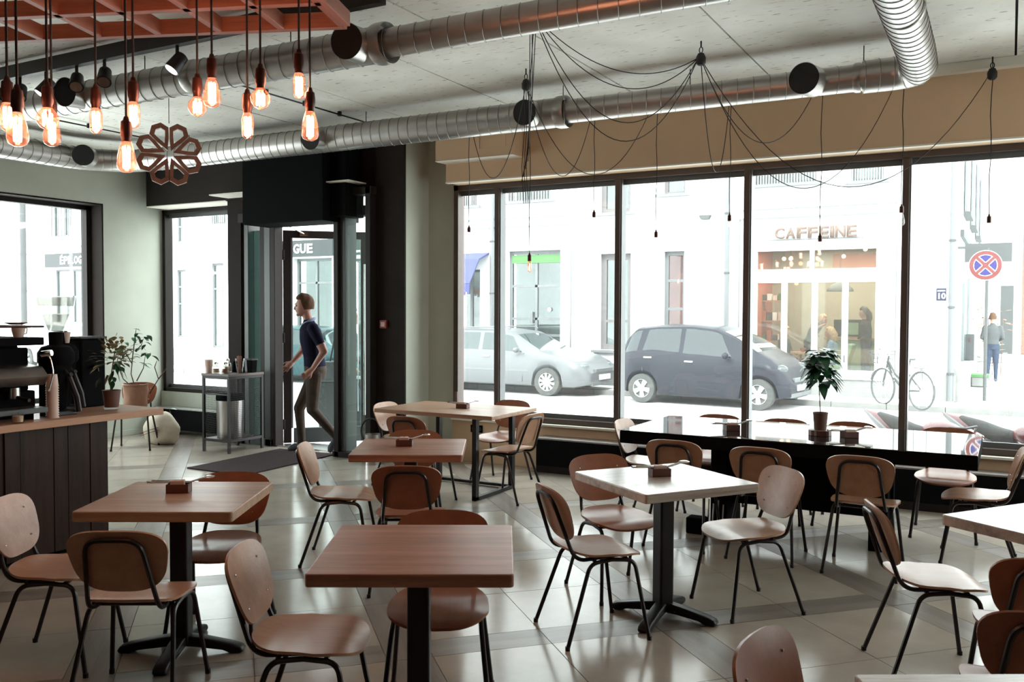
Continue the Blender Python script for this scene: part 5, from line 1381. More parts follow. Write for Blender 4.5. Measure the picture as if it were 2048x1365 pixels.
# armchair, low table, counter in the shop
q = ony(1538, 690, 20.9); r = root('pale_armchair', 'pale blue upholstered armchair in the left door panel of the shop', 'armchair', (q.x, 20.9, .02))
MB().box(q.x - .28, q.x + .28, 20.65, 21.15, .32, .47).build('seat', 'blueseat', r, bevel=.03, seg=2); m = MB(); m.prism([(q.x - .30, .40), (q.x - .18, .40), (q.x - .26, 1.05), (q.x - .38, 1.05)], 20.65, 21.15, axis='y'); m.build('backrest', 'blueseat', r, bevel=.03)
for a in (-.22, .22):
    for b in (20.7, 21.1): MB().box(q.x + a - .02, q.x + a + .02, b - .02, b + .02, .02, .32).build('leg', 'counterwood', r)
q = ony(1606, 700, 20.9); r = root('shop_side_table', 'small light wooden table with a cup behind the shop glass', 'table', (q.x, 20.9, .02))
MB().lathe([(0, .68), (.28, .68), (.28, .72), (0, .72)], (q.x, 20.9, .02), 20).build('table_top', 'counterwood', r)
for k in range(3): MB().tube([(q.x + .12 * cos(2.1 * k), 20.9 + .12 * sin(2.1 * k), .68), (q.x + .2 * cos(2.1 * k), 20.9 + .2 * sin(2.1 * k), .02)], .02, 8).build('leg', 'counterwood', r)
r = root('orange_cup', 'orange cup on the small table inside the shop', 'cup', (q.x, 20.9, .74)); MB().lathe([(0, 0), (.03, 0), (.07, .09), (.065, .09), (0, .02)], (q.x, 20.9, .74), 14).build('cup_body', 'lattice', r, smooth=True)
q = ony(1665, 700, 21.1); r = root('green_armchair', 'sage green armchair the woman in blue sits in', 'armchair', (q.x, 21.1, .02))
MB().box(q.x - .35, q.x + .35, 20.8, 21.4, .22, .45).build('seat', 'sageitem', r, bevel=.04); m = MB(); m.prism([(q.x + .15, .40), (q.x + .32, .40), (q.x + .48, .92), (q.x + .34, .95)], 20.8, 21.4, axis='y'); m.build('backrest', 'sageitem', r, bevel=.04)
MB().box(q.x - .3, q.x + .3, 20.85, 21.35, .02, .22).build('base', 'white', r)
q = ony(1700, 700, 22.2); r = root('shop_counter', 'pale green service counter inside the corner shop', 'counter', (q.x, 22.2, .02))
MB().box(q.x - .5, q.x + 1.0, 22.0, 22.5, .02, 1.0).build('counter_front', 'greenglassy', r) if False else MB().box(q.x - .5, q.x + 1.0, 22.0, 22.5, .02, 1.0).build('counter_front', 'sageitem', r)
MB().box(q.x - .55, q.x + 1.05, 21.95, 22.55, 1.0, 1.05).build('counter_top', 'counterwood', r)
r2 = root('shop_coffee_machine', 'dark coffee machine on the counter of the corner shop', 'coffee machine', (q.x - .05, 22.2, 1.07)); MB().box(q.x - .35, q.x + .25, 22.05, 22.45, 1.07, 1.47).build('machine_body', 'blackmetal', r2, bevel=.02); MB().box(q.x - .1, q.x + .2, 22.03, 22.05, 1.12, 1.4).build('machine_panel', 'sageitem', r2)
q = ony(1540, 615, 22.6); r = root('shop_shelf', 'wooden shelf with white boxes in the left door panel of the shop', 'shelf', (q.x, 22.6, .02))
for k in range(3):
    MB().box(q.x - .5, q.x + .35, 22.5, 22.8, .9 + k * .5, .93 + k * .5).build('shelf_board', 'counterwood', r)
MB().box(q.x - .52, q.x - .49, 22.5, 22.8, .02, 2.3).build('side_panel', 'counterwood', r); MB().box(q.x + .35, q.x + .38, 22.5, 22.8, .02, 2.3).build('side_panel', 'counterwood', r)
random.seed(8)
for k in range(3):
    for j in range(6):
        bx0 = q.x - .47 + j * .135; hh = random.uniform(.12, .3)
        b_ = root('shelf_box', '%s small box on the %s board of the shop shelf, %s from the left' % (('white', 'tan', 'green', 'reddish', 'grey')[(k * 6 + j) % 5], ('bottom', 'middle', 'top')[k], ('first', 'second', 'third', 'fourth', 'fifth', 'sixth')[j]), 'box', (bx0, 22.6, .935 + k * .5), 0, 'boxes on the shop shelf')
        MB().box(bx0, bx0 + .11, 22.55, 22.7, .931 + k * .5, .931 + k * .5 + hh).build('box_body', ['white', 'paper', 'greensign', 'orangewall', 'facadegrey'][(k * 6 + j) % 5], b_, bevel=.006)
l = area('shop_interior_light', (-3.4, 21.6, 3.15), (0, 0, 0), 3.0, 2.5, 160, (1.0, .84, .70))

# side wall windows and the far end of the side street
for k in range(7):
    y0 = 22.5 + k * 3.6
    for z0_, z1_ in ((3.9, 6.0), (7.0, 9.2)):
        f = MB(); f.box(-.96, -.90, y0, y0 + 1.3, z0_, z1_); w = f.build('window', 'curtain', bl)
        MB().box(-.95, -.80, y0 - .1, y0 + 1.4, z0_ - .09, z0_).build('window_sill', 'facadegrey', w)
        MB().box(-.93, -.88, y0 - .08, y0, z0_, z1_).build('window_jamb', 'winframe', w)
MB().box(-.95, -.88, 21.2, 59, 3.25, 3.4).build('moulding_and_shade', 'facadegrey', bl)
MB().box(-.95, -.78, 19.52, 59, -.12, .55).build('plinth', 'plinth', bl)
MB().box(-.97, -.90, 22.5, 23.6, -.1, 2.3).build('side_door', 'curtain', bl)
MB().box(-.97, -.90, 25.2, 26.6, .9, 2.5).build('window', 'curtain', bl)
r = root('sign_canopy', 'grey board behind the round traffic sign on the corner', 'board', (-.5, 20.2, 2.7))
q0 = ony(1930, 488, 20.3); q1 = ony(2024, 523, 20.3)
MB().box(q0.x, q1.x, 20.3, 20.36, q1.z, q0.z).build('board_panel', 'facadegrey', r); MB().box(-.95, q0.x + .1, 20.31, 20.35, q0.z - .1, q0.z - .05).build('bracket', 'frame_grey', r)
# no-stopping sign
q = ony(1971, 531, 19.9)
ns = root('traffic_sign', 'round no-stopping traffic sign with blue field and red cross on the corner', 'traffic sign', (q.x, 19.9, -.1))
R_ = .285; cx, cz = q.x, q.z
def disc(rad, y0_, y1_, m_, n='sign_disc'): return MB().lathe([(0, y0_), (rad, y0_), (rad, y1_), (0, y1_)], (cx, 19.9, cz), 40, 'y').build(n, m_, ns)
disc(R_ * 1.04, -.002, .012, 'white', 'sign_rim'); disc(R_, -.006, -.002, 'signred', 'red_ring'); disc(R_ * .74, -.009, -.006, 'white', 'white_line'); disc(R_ * .70, -.012, -.009, 'signblue', 'blue_field')
for s in (1, -1):
    mx_ = Matrix.Translation((cx, 19.9, cz)) @ Matrix.Rotation(s * pi / 4, 4, 'Y')
    MB().box(-R_ * .72, R_ * .72, -.015, -.012, -R_ * .15, R_ * .15, mx=mx_).build('white_line', 'white', ns); 
for s in (1, -1):
    mx_ = Matrix.Translation((cx, 19.9, cz)) @ Matrix.Rotation(s * pi / 4, 4, 'Y')
    MB().box(-R_ * .80, R_ * .80, -.018 - .0005 * s, -.015, -R_ * .10, R_ * .10, mx=mx_).build('red_bar', 'signred', ns)
MB().tube([(cx + .03, 19.94, -.1), (cx + .03, 19.94, cz + .35)], .03, 10).build('pole', 'facadegrey', ns, smooth=True)
# far buildings
fb = root('far_building', 'white building closing the end of the side street', 'building', (5, 62, -.1))
FB = []
for i in range(8):
    for j in range(4): FB.append((-2 + i * 2.6, -2 + i * 2.6 + 1.3, 1.2 + j * 3.1, 3.0 + j * 3.1))
m = MB(); holes_wall(m, -3, 22, -.1, 14, FB, lambda a, b, c, d: m.box(a, b, 62, 62.4, c, d)); m.build('facade_wall', 'facade', fb)
for h_ in FB:
    w = MB().box(h_[0], h_[1], 62.2, 62.25, h_[2], h_[3]).build('window', 'curtain', fb)
    MB().box((h_[0] + h_[1]) / 2 - .05, (h_[0] + h_[1]) / 2 + .05, 62.12, 62.2, h_[2], h_[3]).build('window_bar', 'winframe', w)
mb2 = root('middle_building', 'tall pale house part with red roof edge behind the traffic sign', 'building', (.4, 34, -.1))
MB().box(-.95, .35, 36, 60, -.1, 8.2).build('house_wall', 'facade', mb2); MB().box(-.95, .5, 35.8, 60, 8.2, 8.3).build('roof_edge', 'brick', mb2)
MB().box(-.3, .1, 35.95, 36.0, .2, 2.6).build('gate', 'facadegrey', mb2); MB().box(.35, .75, 44, 46, -.1, 7.2).build('chimney_wall', 'brick', mb2)
MB().tube([(.0, 35.9, 7.7), (.45, 35.9, 7.7), (.45, 35.9, 6.5)], .05, 6).build('gutter_pipe', 'brick', mb2)
# planting by the side wall
ps = root('flower_planting', 'reddish and green shrubs by the side wall behind the walking man', 'plant', (-.55, 28.2, -.1))
random.seed(12)
for k in range(120):
    x = random.gauss(-.55, .26); y = 28.4 + random.uniform(-.4, .8); z = random.uniform(-.05, 1.75)
    if x < -.92: continue
    a = random.uniform(0, 2 * pi); red = z > .9 and random.random() < .8
    leaf_obj(ps, 'leafred' if red else ('leafdry' if random.random() < .4 else 'leaf'), Vector((x, y, z)), Vector((cos(a), sin(a), .5)), Vector((0, 0, 1)), random.uniform(.15, .32), random.uniform(.08, .14), curl=.3)
for k in range(5): MB().tube([(-.6 + .1 * k, 28.5, -.1), (-.65 + .12 * k, 28.5, 1.5)], .012, 5).build('stem', 'bark', ps)
r = root('planter_box', 'small white planter box with green rim by the side wall', 'planter', (-.62, 24, -.1)); MB().box(-.76, -.42, 23.8, 24.3, -.1, .12).build('box_body', 'plinth', r, bevel=.01); MB().box(-.78, -.40, 23.78, 24.32, .12, .18).build('box_rim', 'greensign', r)
r = root('meter_cabinet', 'pale meter cabinet on the side wall', 'cabinet', (-.80, 23.0, 1.0)); MB().box(-.88, -.70, 22.9, 23.2, .55, 1.15).build('cabinet_body', 'facadegrey', r, bevel=.01); MB().box(-.80, -.78, 22.88, 22.9, .98, 1.06).build('cabinet_label', 'signred', r)
# shopfront wheelie bin outside the door
q = onz(640, 886, -.08); r = root('grey_street_bin', 'grey planter-like bin on the pavement behind the walking man', 'bin', (-8.6, 10.1, -.08))
m = MB(); m.prism([(-.30, 0), (.30, 0), (.36, .72), (-.36, .72)], -.28, .28, axis='y', mx=Matrix.Translation((-8.30, 10.0, -.08)) @ Matrix.Rotation(radians(30), 4, 'Z')); m.build('bin_body', 'facadegrey', r, bevel=.015)
m = MB(); m.box(-.38, .38, -.31, .31, .72, .76, mx=Matrix.Translation((-8.30, 10.0, -.08)) @ Matrix.Rotation(radians(30), 4, 'Z')); m.build('bin_rim', 'plastic', r, bevel=.01)

# ============================================================ CARS
def lerp_tab(tab, x):
    if x <= tab[0][0]: return tab[0][1]
    for (a, b), (c, d) in zip(tab, tab[1:]):
        if x <= c:
            t = (x - a) / (c - a) if c > a else 0
            return b + (d - b) * t
    return tab[-1][1]
def smooth_tab(tab, x, w=.05):
    return sum(lerp_tab(tab, x + w * k / 3) for k in (-3, -2, -1, 0, 1, 2, 3)) / 7
def make_car(name, label, paint, loc, rz, L, Wd, roof, belt, sill, wheels, wr, pillars, spokes, lo_bump, plate=None, trim=False, tail='redlamp', rack=False):
    """x runs rear (0) to front (L); roof, belt: profile tables; pillars: glass panes on the side as polygons (x0,x1 at belt, x0,x1 at roof)"""
    r = root(name, label, 'car', loc, rz)
    N = 110; xs = [L * (.5 - .5 * cos(pi * k / N)) * .25 + L * k / N * .75 for k in range(N + 1)]
    hw = Wd / 2
    def ends(x):
        e = min(x, L - x) / .45
        return hw * (1 - .28 * max(0, 1 - e) ** 2.2)
    def arch(x):
        z = sill
        for wx in wheels:
            d = abs(x - wx); Ra = wr + .055
            if d < Ra: z = max(z, wr + math.sqrt(Ra * Ra - d * d))
        return z
    def lowz(x):
        e = min(x, L - x)
        return sill + (.06 * max(0, 1 - e / .3) if e < .3 else 0)
    secs = []
    for x in xs:
        w = ends(x); zr = smooth_tab(roof, x); zb = min(smooth_tab(belt, x), zr - .004); za = max(arch(x), lowz(x)); za = min(za, zb - .03)
        tw = w - max(0, zr - zb) * .30 - .05
        tw = min(tw, w - .03)
        mid = (za + zb) / 2
        secs.append([(x, -w * .55, sill + .02), (x, -w + .03, za if za > sill + .02 else za), (x, -w, za + .035), (x, -w - .012, mid), (x, -w + .008, zb - .03), (x, -w + .03, zb), (x, -tw, zr - .05 if zr - zb > .08 else zb + (zr - zb) * .5), (x, -tw + .09, zr - .012), (x, -tw * .5, zr), (x, 0, zr + .006)])
    K = len(secs[0]); full = []
    for s in secs: full.append(s + [(p[0], -p[1], p[2]) for p in s[-2::-1]])
    Kf = len(full[0]); vs = [v for s in full for v in s]; fs = []
    for i in range(N):
        for k in range(Kf - 1): fs.append((i * Kf + k, (i + 1) * Kf + k, (i + 1) * Kf + k + 1, i * Kf + k + 1))
    fs.append(tuple(range(Kf))); fs.append(tuple(N * Kf + k for k in range(Kf)))
    MB().add(vs, fs).build('body', paint, r, world=False, smooth=True)
    def side(x, t, s, off=.006):       # point on the greenhouse side, t 0 belt .. 1 roof edge
        w = ends(x); zr = smooth_tab(roof, x); zb = min(smooth_tab(belt, x), zr - .004); tw = min(w - max(0, zr - zb) * .30 - .05, w - .03)
        ztop = zr - .05 if zr - zb > .08 else zb + (zr - zb) * .5
        y = (w - .03) * (1 - t) + tw * t + off; z = zb * (1 - t) + ztop * t
        return (x, s * y, z)
    for s in (-1, 1):
        for (b0, b1, r0, r1) in pillars:
            m = MB(); n = 10; vs = []; 
            for i in range(n + 1):
                f = i / n
                for t in (.06, .35, .65, .93):
                    x = (b0 + (b1 - b0) * f) * (1 - t) + (r0 + (r1 - r0) * f) * t
                    vs.append(side(x, t, s))
            fs = [(i * 4 + k, (i + 1) * 4 + k, (i + 1) * 4 + k + 1, i * 4 + k + 1) for i in range(n) for k in range(3)]
            m.add(vs, fs); m.build('side_window', 'carglass', r, world=False, smooth=True)
        # door gaps, handles, mirror, side strip
        for b0, b1, r0, r1 in pillars[1:3] + [pillars[-1]]:
            xg = b1 if (b0, b1, r0, r1) == pillars[-1] else b0
            xg += .03; w = ends(xg)
            zb = smooth_tab(belt, xg); m = MB(); m.tube([(xg, s * (w - .02), zb), (xg - .01, s * (w + .004), (zb + sill) / 2 + .03), (xg - .02, s * (w + .002), max(arch(xg - .02), sill) + .07)], .006, 5); m.build('door_gap', 'rubber', r, world=False)
        for b0, b1, r0, r1 in pillars[1:3]:
            xh = b0 + .14; m = MB(); m.box(xh - .085, xh + .085, s * (ends(xh) + .006) - .014, s * (ends(xh) + .006) + .014, smooth_tab(belt, xh) - .13, smooth_tab(belt, xh) - .10); m.build('door_handle', 'rim', r, world=False, bevel=.006)
        xm_ = pillars[-1][1] - .10
        m = MB(); m.ball((xm_, s * (ends(xm_) + .10), smooth_tab(belt, xm_) + .06), .1, 12, 8, (.55, 1.0, .62)); m.build('mirror', paint, r, world=False, smooth=True)
        if trim: m = MB(); m.box(wheels[0] + wr + .12, wheels[1] - wr - .14, s * (hw + .004) - .012, s * (hw + .004) + .012, .52, .565); m.build('side_strip', 'plastic', r, world=False)
    # windscreen and rear window
    def cross(xa, ya, xb, yb, nm):
        m = MB(); vs = []
        for i in range(7):
            f = i / 6; x = xa + (xb - xa) * f; z = smooth_tab(roof, x) + .010
            w_ = ya + (yb - ya) * f
            for k in range(7): q_ = -1 + k / 3; vs.append((x, q_ * w_, z - .02 * q_ * q_))
        fs = [(i * 7 + k, (i + 1) * 7 + k, (i + 1) * 7 + k + 1, i * 7 + k + 1) for i in range(6) for k in range(6)]
        m.add(vs, fs); m.build(nm, 'carglass', r, world=False, smooth=True)
    cross(pillars[-1][3] + .05, hw * .66, lo_bump[0], hw * .82, 'windscreen')
    cross(lo_bump[1], hw * .74, lo_bump[2], hw * .64, 'rear_window')
    for wx in wheels:
        for s in (-1, 1):
            y = s * (hw - .10)
            mw = MB(); mw.lathe([(wr * .62, -.10), (wr * .97, -.10), (wr, -.07), (wr, .07), (wr * .97, .10), (wr * .62, .10)], (wx, y, wr), 32, 'y', True); tyre = mw.build('tyre', 'rubber', r, world=False, smooth=True)
            m = MB(); m.lathe([(wr * .60, -.09), (wr * .66, -.10), (wr * .66, .10), (wr * .60, .09)], (wx, y, wr), 28, 'y', True); m.lathe([(0, s * .085 - .006), (.07, s * .085 - .006), (.07, s * .085 + .006), (0, s * .085 + .006)], (wx, y, wr), 16, 'y')
            for k in range(spokes):
                a = 2 * pi * k / spokes + .2; wd = .040 if spokes < 7 else .022
                m.prism([(.03, -wd * .8), (wr * .64, -wd * 1.25), (wr * .64, wd * 1.25), (.03, wd * .8)], s * .085 - .012, s * .085 + .004, axis='y', mx=Matrix.Translation((wx, y, wr)) @ Matrix.Rotation(a, 4, 'Y'))
            m.build('rim', 'rim', r, world=False)
            MB().lathe([(0, s * .03), (wr * .61, s * .03), (wr * .61, s * .05), (0, s * .05)], (wx, y, wr), 24, 'y').build('brake_disc', 'plastic', r, world=False)
    MB().box(.35, L - .35, -hw + .12, hw - .12, sill - .03, sill + .06).build('underbody', 'rubber', r, world=False)
    for s in (-1, 1):
        m = MB(); zf = smooth_tab(roof, L - .25); m.ball((L - .20, s * (hw - .26), zf - .10), .1, 12, 8, (1.3, 1.6, .8)); m.build('headlamp', 'shopglass', r, world=False, smooth=True)
        m = MB(); zt = smooth_tab(belt, .1); m.box(.0, .09, s * (hw - .20) - .05, s * (hw - .20) + .075, zt - .30, zt + .02); m.build('tail_lamp', tail, r, world=False, bevel=.02)
    m = MB(); m.box(L - .06, L + .012, -.42, .42, .52, .60); m.build('grille', 'plastic', r, world=False, bevel=.01)
    m = MB(); m.box(L - .02, L + .025, -.26, .26, .36, .47); m.build('number_plate', 'white', r, world=False)
    m = MB(); m.box(L - .05, L + .008, -.6, .6, .24, .32); m.build('lower_grille', 'plastic', r, world=False, bevel=.01)
    if rack:
        for s in (-1, 1): m = MB(); m.tube([(.9, s * hw * .72, 1.41), (.95, s * hw * .72, 1.46), (2.6, s * hw * .72, 1.48), (2.66, s * hw * .72, 1.44)], .014, 8); m.build('roof_rail', 'plastic', r, world=False, smooth=True)
    return r
ha = [(0, .55), (.05, .98), (.18, 1.28), (.42, 1.52), (.9, 1.575), (1.6, 1.59), (2.1, 1.54), (2.55, 1.35), (2.95, 1.10), (3.25, .94), (3.48, .74), (3.575, .50)]
hb = [(0, .54), (.10, .97), (.5, 1.02), (.9, 1.05), (1.6, .985), (2.3, .95), (2.9, .93), (3.25, .86), (3.5, .66), (3.575, .49)]
yc = 17.35
q = onz(1300, 806, -.2); q2 = onz(1523, 822, -.2)
make_car('compact_car', 'dark grey compact hatchback parked across the street in front of the corner shop', 'greycar', (q.x - .68, q.y + .80, -.2), radians(-6), 3.575, 1.70, ha, hb, .20, (.62, 3.02), .295,
         [(.18, .50, .34, .56), (.62, 1.42, .72, 1.40), (1.50, 2.52, 1.50, 2.22)], 5, (2.96, .20, .50))
la_ = [(0, .55), (.04, .95), (.20, 1.22), (.45, 1.40), (1.2, 1.44), (2.2, 1.44), (2.75, 1.38), (3.2, 1.14), (3.55, .97), (4.1, .88), (4.5, .74), (4.68, .52)]
lb_ = [(0, .54), (.08, .90), (.6, .96), (2.0, .955), (3.0, .93), (3.5, .90), (4.1, .84), (4.5, .68), (4.68, .50)]
q = onz(1105, 793, -.2)
make_car('estate_car', 'silver estate car parked across the street behind the window table', 'silver', (q.x - 3.72 - .08, q.y + .92, -.2), radians(-2), 4.69, 1.77, la_, lb_, .22, (.98, 3.73), .31,
         [(.35, .98, .48, .98), (1.08, 1.95, 1.08, 1.93), (2.05, 3.12, 2.03, 2.80)], 10, (3.52, .16, .46), trim=True, rack=True)
q = ony(590, 700, 17.0)
make_car('blue_car', 'blue-green car parked beyond the open door behind the walking man', 'bluecar', (-18.1, 17.8, -.2), 0, 4.5, 1.74, la_, lb_, .22, (.95, 3.62), .31,
         [(.35, .98, .48, .98), (1.08, 1.95, 1.08, 1.93), (2.05, 3.12, 2.03, 2.80)], 5, (3.52, .16, .46))
make_car('white_car', 'white car with red stripe seen through the left wall window behind the grinder', 'redcar', (-27.6, 17.8, -.2), 0, 4.5, 1.74, la_, lb_, .22, (.95, 3.62), .31,
         [(.35, .98, .48, .98), (1.08, 1.95, 1.08, 1.93), (2.05, 3.12, 2.03, 2.80)], 5, (3.52, .16, .46))

# ============================================================ BICYCLE AND MOTORCYCLES
p0 = onz(1765, 808, -.1); p1 = onz(1855, 822, -.1)
dvec = (p1 - p0); dvec.z = 0; dist = dvec.length; ang = math.atan2(dvec.y, dvec.x)
bc = root('bicycle', 'city bicycle with front basket leaning by the corner shop', 'bicycle', (p0.x, p0.y, -.1), ang)
WR = .335; X2 = 1.06
def bt(n, pts, r_, m_='rubber', k=8, **kw): return MB().tube(pts, r_ * 1.25, k).build(n, m_, bc, world=False, smooth=True, **kw)
for wx in (0, X2):
    ring = [(wx + WR * cos(2 * pi * k / 36), 0, WR + WR * sin(2 * pi * k / 36)) for k in range(36)]
    MB().tube(ring, .017, 8, closed=True).build('tyre', 'facadegrey', bc, world=False, smooth=True)
    m = MB()
    for k in range(18): m.tube([(wx, .02 * (-1) ** k, WR), (wx + WR * .96 * cos(2 * pi * k / 18), 0, WR + WR * .96 * sin(2 * pi * k / 18))], .0016, 4)
    m.build('spokes', 'chrome', bc, world=False, kind='stuff')
    fend = [(wx + (WR + .03) * cos(t), 0, WR + (WR + .03) * sin(t)) for t in [radians(a) for a in range(20, 170, 12)]]
    bt('mudguard', fend, .014, 'chrome')
bt('fork', [(0, 0, WR), (.05, 0, WR + .2), (.13, 0, .78), (.16, 0, .92)], .014)
bt('handlebar', [(.16, 0, .92), (.17, 0, 1.02)], .013, 'chrome'); bt('handlebar', [(.32, -.28, 1.03), (.18, -.22, 1.05), (.15, 0, 1.03), (.18, .22, 1.05), (.32, .28, 1.03)], .012, 'chrome')
bt('down_tube', [(.14, 0, .76), (.30, 0, .52), (.62, 0, .30)], .018); bt('top_tube', [(.15, 0, .82), (.36, 0, .58), (.66, 0, .40)], .015)
bt('seat_tube', [(.62, 0, .30), (.74, 0, .86)], .015); bt('seat_stay', [(X2, 0, WR), (.71, 0, .62)], .010); bt('chain_stay', [(X2, 0, WR), (.62, 0, .30)], .010)
m = MB(); m.ball((.75, 0, .90), .1, 14, 8, (1.35, .8, .38)); m.build('saddle', 'plastic', bc, world=False, smooth=True)
bt('crank', [(.62, -.05, .30), (.74, -.09, .22)], .010, 'chrome'); m = MB(); m.lathe([(.0, -.01), (.09, -.01), (.09, .0), (0, 0)], (.62, -.03, .30), 20, 'y'); m.build('chainring', 'chrome', bc, world=False)
m = MB()
for z in (.78, .86, .94, 1.0):
    s = .14 + .03 * (z - .78) / .22; m.tube([(-.05 - s, -s, z), (-.05 + s, -s, z), (-.05 + s, s, z), (-.05 - s, s, z)], .004, 4, closed=True)
for k in range(9):
    for s in (-1, 1): t_ = -1 + k / 4; m.tube([(-.05 + t_ * .14, s * .14, .78), (-.05 + t_ * .17, s * .17, 1.0)], .003, 4); m.tube([(-.05 + s * .14, t_ * .14, .78), (-.05 + s * .17, t_ * .17, 1.0)], .003, 4)
m.build('basket', 'facadegrey', bc, world=False, kind='stuff')
m = MB(); m.box(.86, 1.22, -.06, .06, .735, .75); m.tube([(1.05, .05, .35), (1.0, .05, .74)], .006, 5); m.build('luggage_rack', 'plastic', bc, world=False)

def motorbike(loc, rz, label):
    mt_ = root('motorcycle', label, 'motorcycle', loc, rz, 'motorcycles parked outside under the window'); mt_.scale = (.86, .86, .86)
    def b(n, m_, fn, **k): m = MB(); fn(m); return m.build(n, m_, mt_, world=False, **k)
    for wx in (0, 1.35):
        b('tyre', 'rubber', lambda m: m.lathe([(.20, -.05), (.28, -.055), (.30, -.02), (.30, .02), (.28, .055), (.20, .05)], (wx, 0, .30), 28, 'y', True), smooth=True)
        b('rim', 'rim', lambda m: (m.lathe([(.18, -.03), (.21, -.04), (.21, .04), (.18, .03)], (wx, 0, .30), 24, 'y', True), [m.box(-.012, .012, -.012, .012, 0, .19, mx=Matrix.Translation((wx, 0, .30)) @ Matrix.Rotation(2 * pi * k / 6, 4, 'Y')) for k in range(6)]))
    b('front_mudguard', 'redpaint', lambda m: m.tube([(1.35 + .34 * cos(radians(a)), 0, .30 + .34 * sin(radians(a))) for a in range(30, 150, 12)], [.02, .045, .055, .06, .06, .06, .055, .05, .04, .02], 10), smooth=True)
    for s in (-1, 1): b('fork', 'chrome', lambda m: m.tube([(1.35, s * .08, .30), (1.12, s * .08, .86)], .02, 8), smooth=True)
    b('engine', 'blackmetal', lambda m: (m.box(.48, .86, -.14, .14, .28, .55), m.box(.58, .80, -.12, .12, .52, .68)), bevel=.03, seg=2)
    b('exhaust', 'chrome', lambda m: m.tube([(.85, -.15, .35), (.5, -.17, .25), (.1, -.18, .32), (-.25, -.18, .42)], [.02, .025, .04, .045], 10), smooth=True)
    b('fuel_tank', 'redpaint', lambda m: m.ball((.78, 0, .84), .2, 16, 10, (1.35, .75, .62)), smooth=True)
    b('seat', 'rubber', lambda m: m.tube([(.55, 0, .80), (.35, 0, .78), (.1, 0, .84), (-.18, 0, .92)], [.07, .11, .10, .05], 10), smooth=True)
    b('tail_fairing', 'redpaint', lambda m: m.tube([(.40, 0, .70), (.1, 0, .76), (-.2, 0, .88), (-.42, 0, .95)], [.08, .11, .08, .02], 10), smooth=True)
    b('tail_stripe', 'silver', lambda m: m.tube([(.30, -.09, .72), (.05, -.11, .77), (-.2, -.075, .88), (-.44, 0, .965)], [.03, .035, .03, .01], 8), smooth=True)
    b('side_fairing', 'redpaint', lambda m: m.prism([(.95, .35), (1.15, .55), (1.18, .85), (.95, .92), (.70, .70), (.72, .45)], -.19, .19, axis='y'), bevel=.04, seg=2)
    b('headlamp', 'shopglass', lambda m: m.ball((1.22, 0, .80), .08, 12, 8), smooth=True)
    b('handlebar', 'blackmetal', lambda m: m.tube([(.92, -.30, .88), (1.05, -.18, .93), (1.08, 0, .92), (1.05, .18, .93), (.92, .30, .88)], .014, 8), smooth=True)
    b('stand', 'blackmetal', lambda m: m.tube([(.6, .1, .30), (.5, .25, .0)], .012, 6))
motorbike((-1.02, 9.62, -.20), radians(-42), 'red and silver motorcycle outside, its tail left of the right mullion')
motorbike((-.28, 9.70, -.20), radians(-40), 'red motorcycle outside at the right, its tail above the rightmost far chair')
motorbike((.50, 9.66, -.20), radians(-44), 'motorcycle with dark engine at the right frame edge outside')

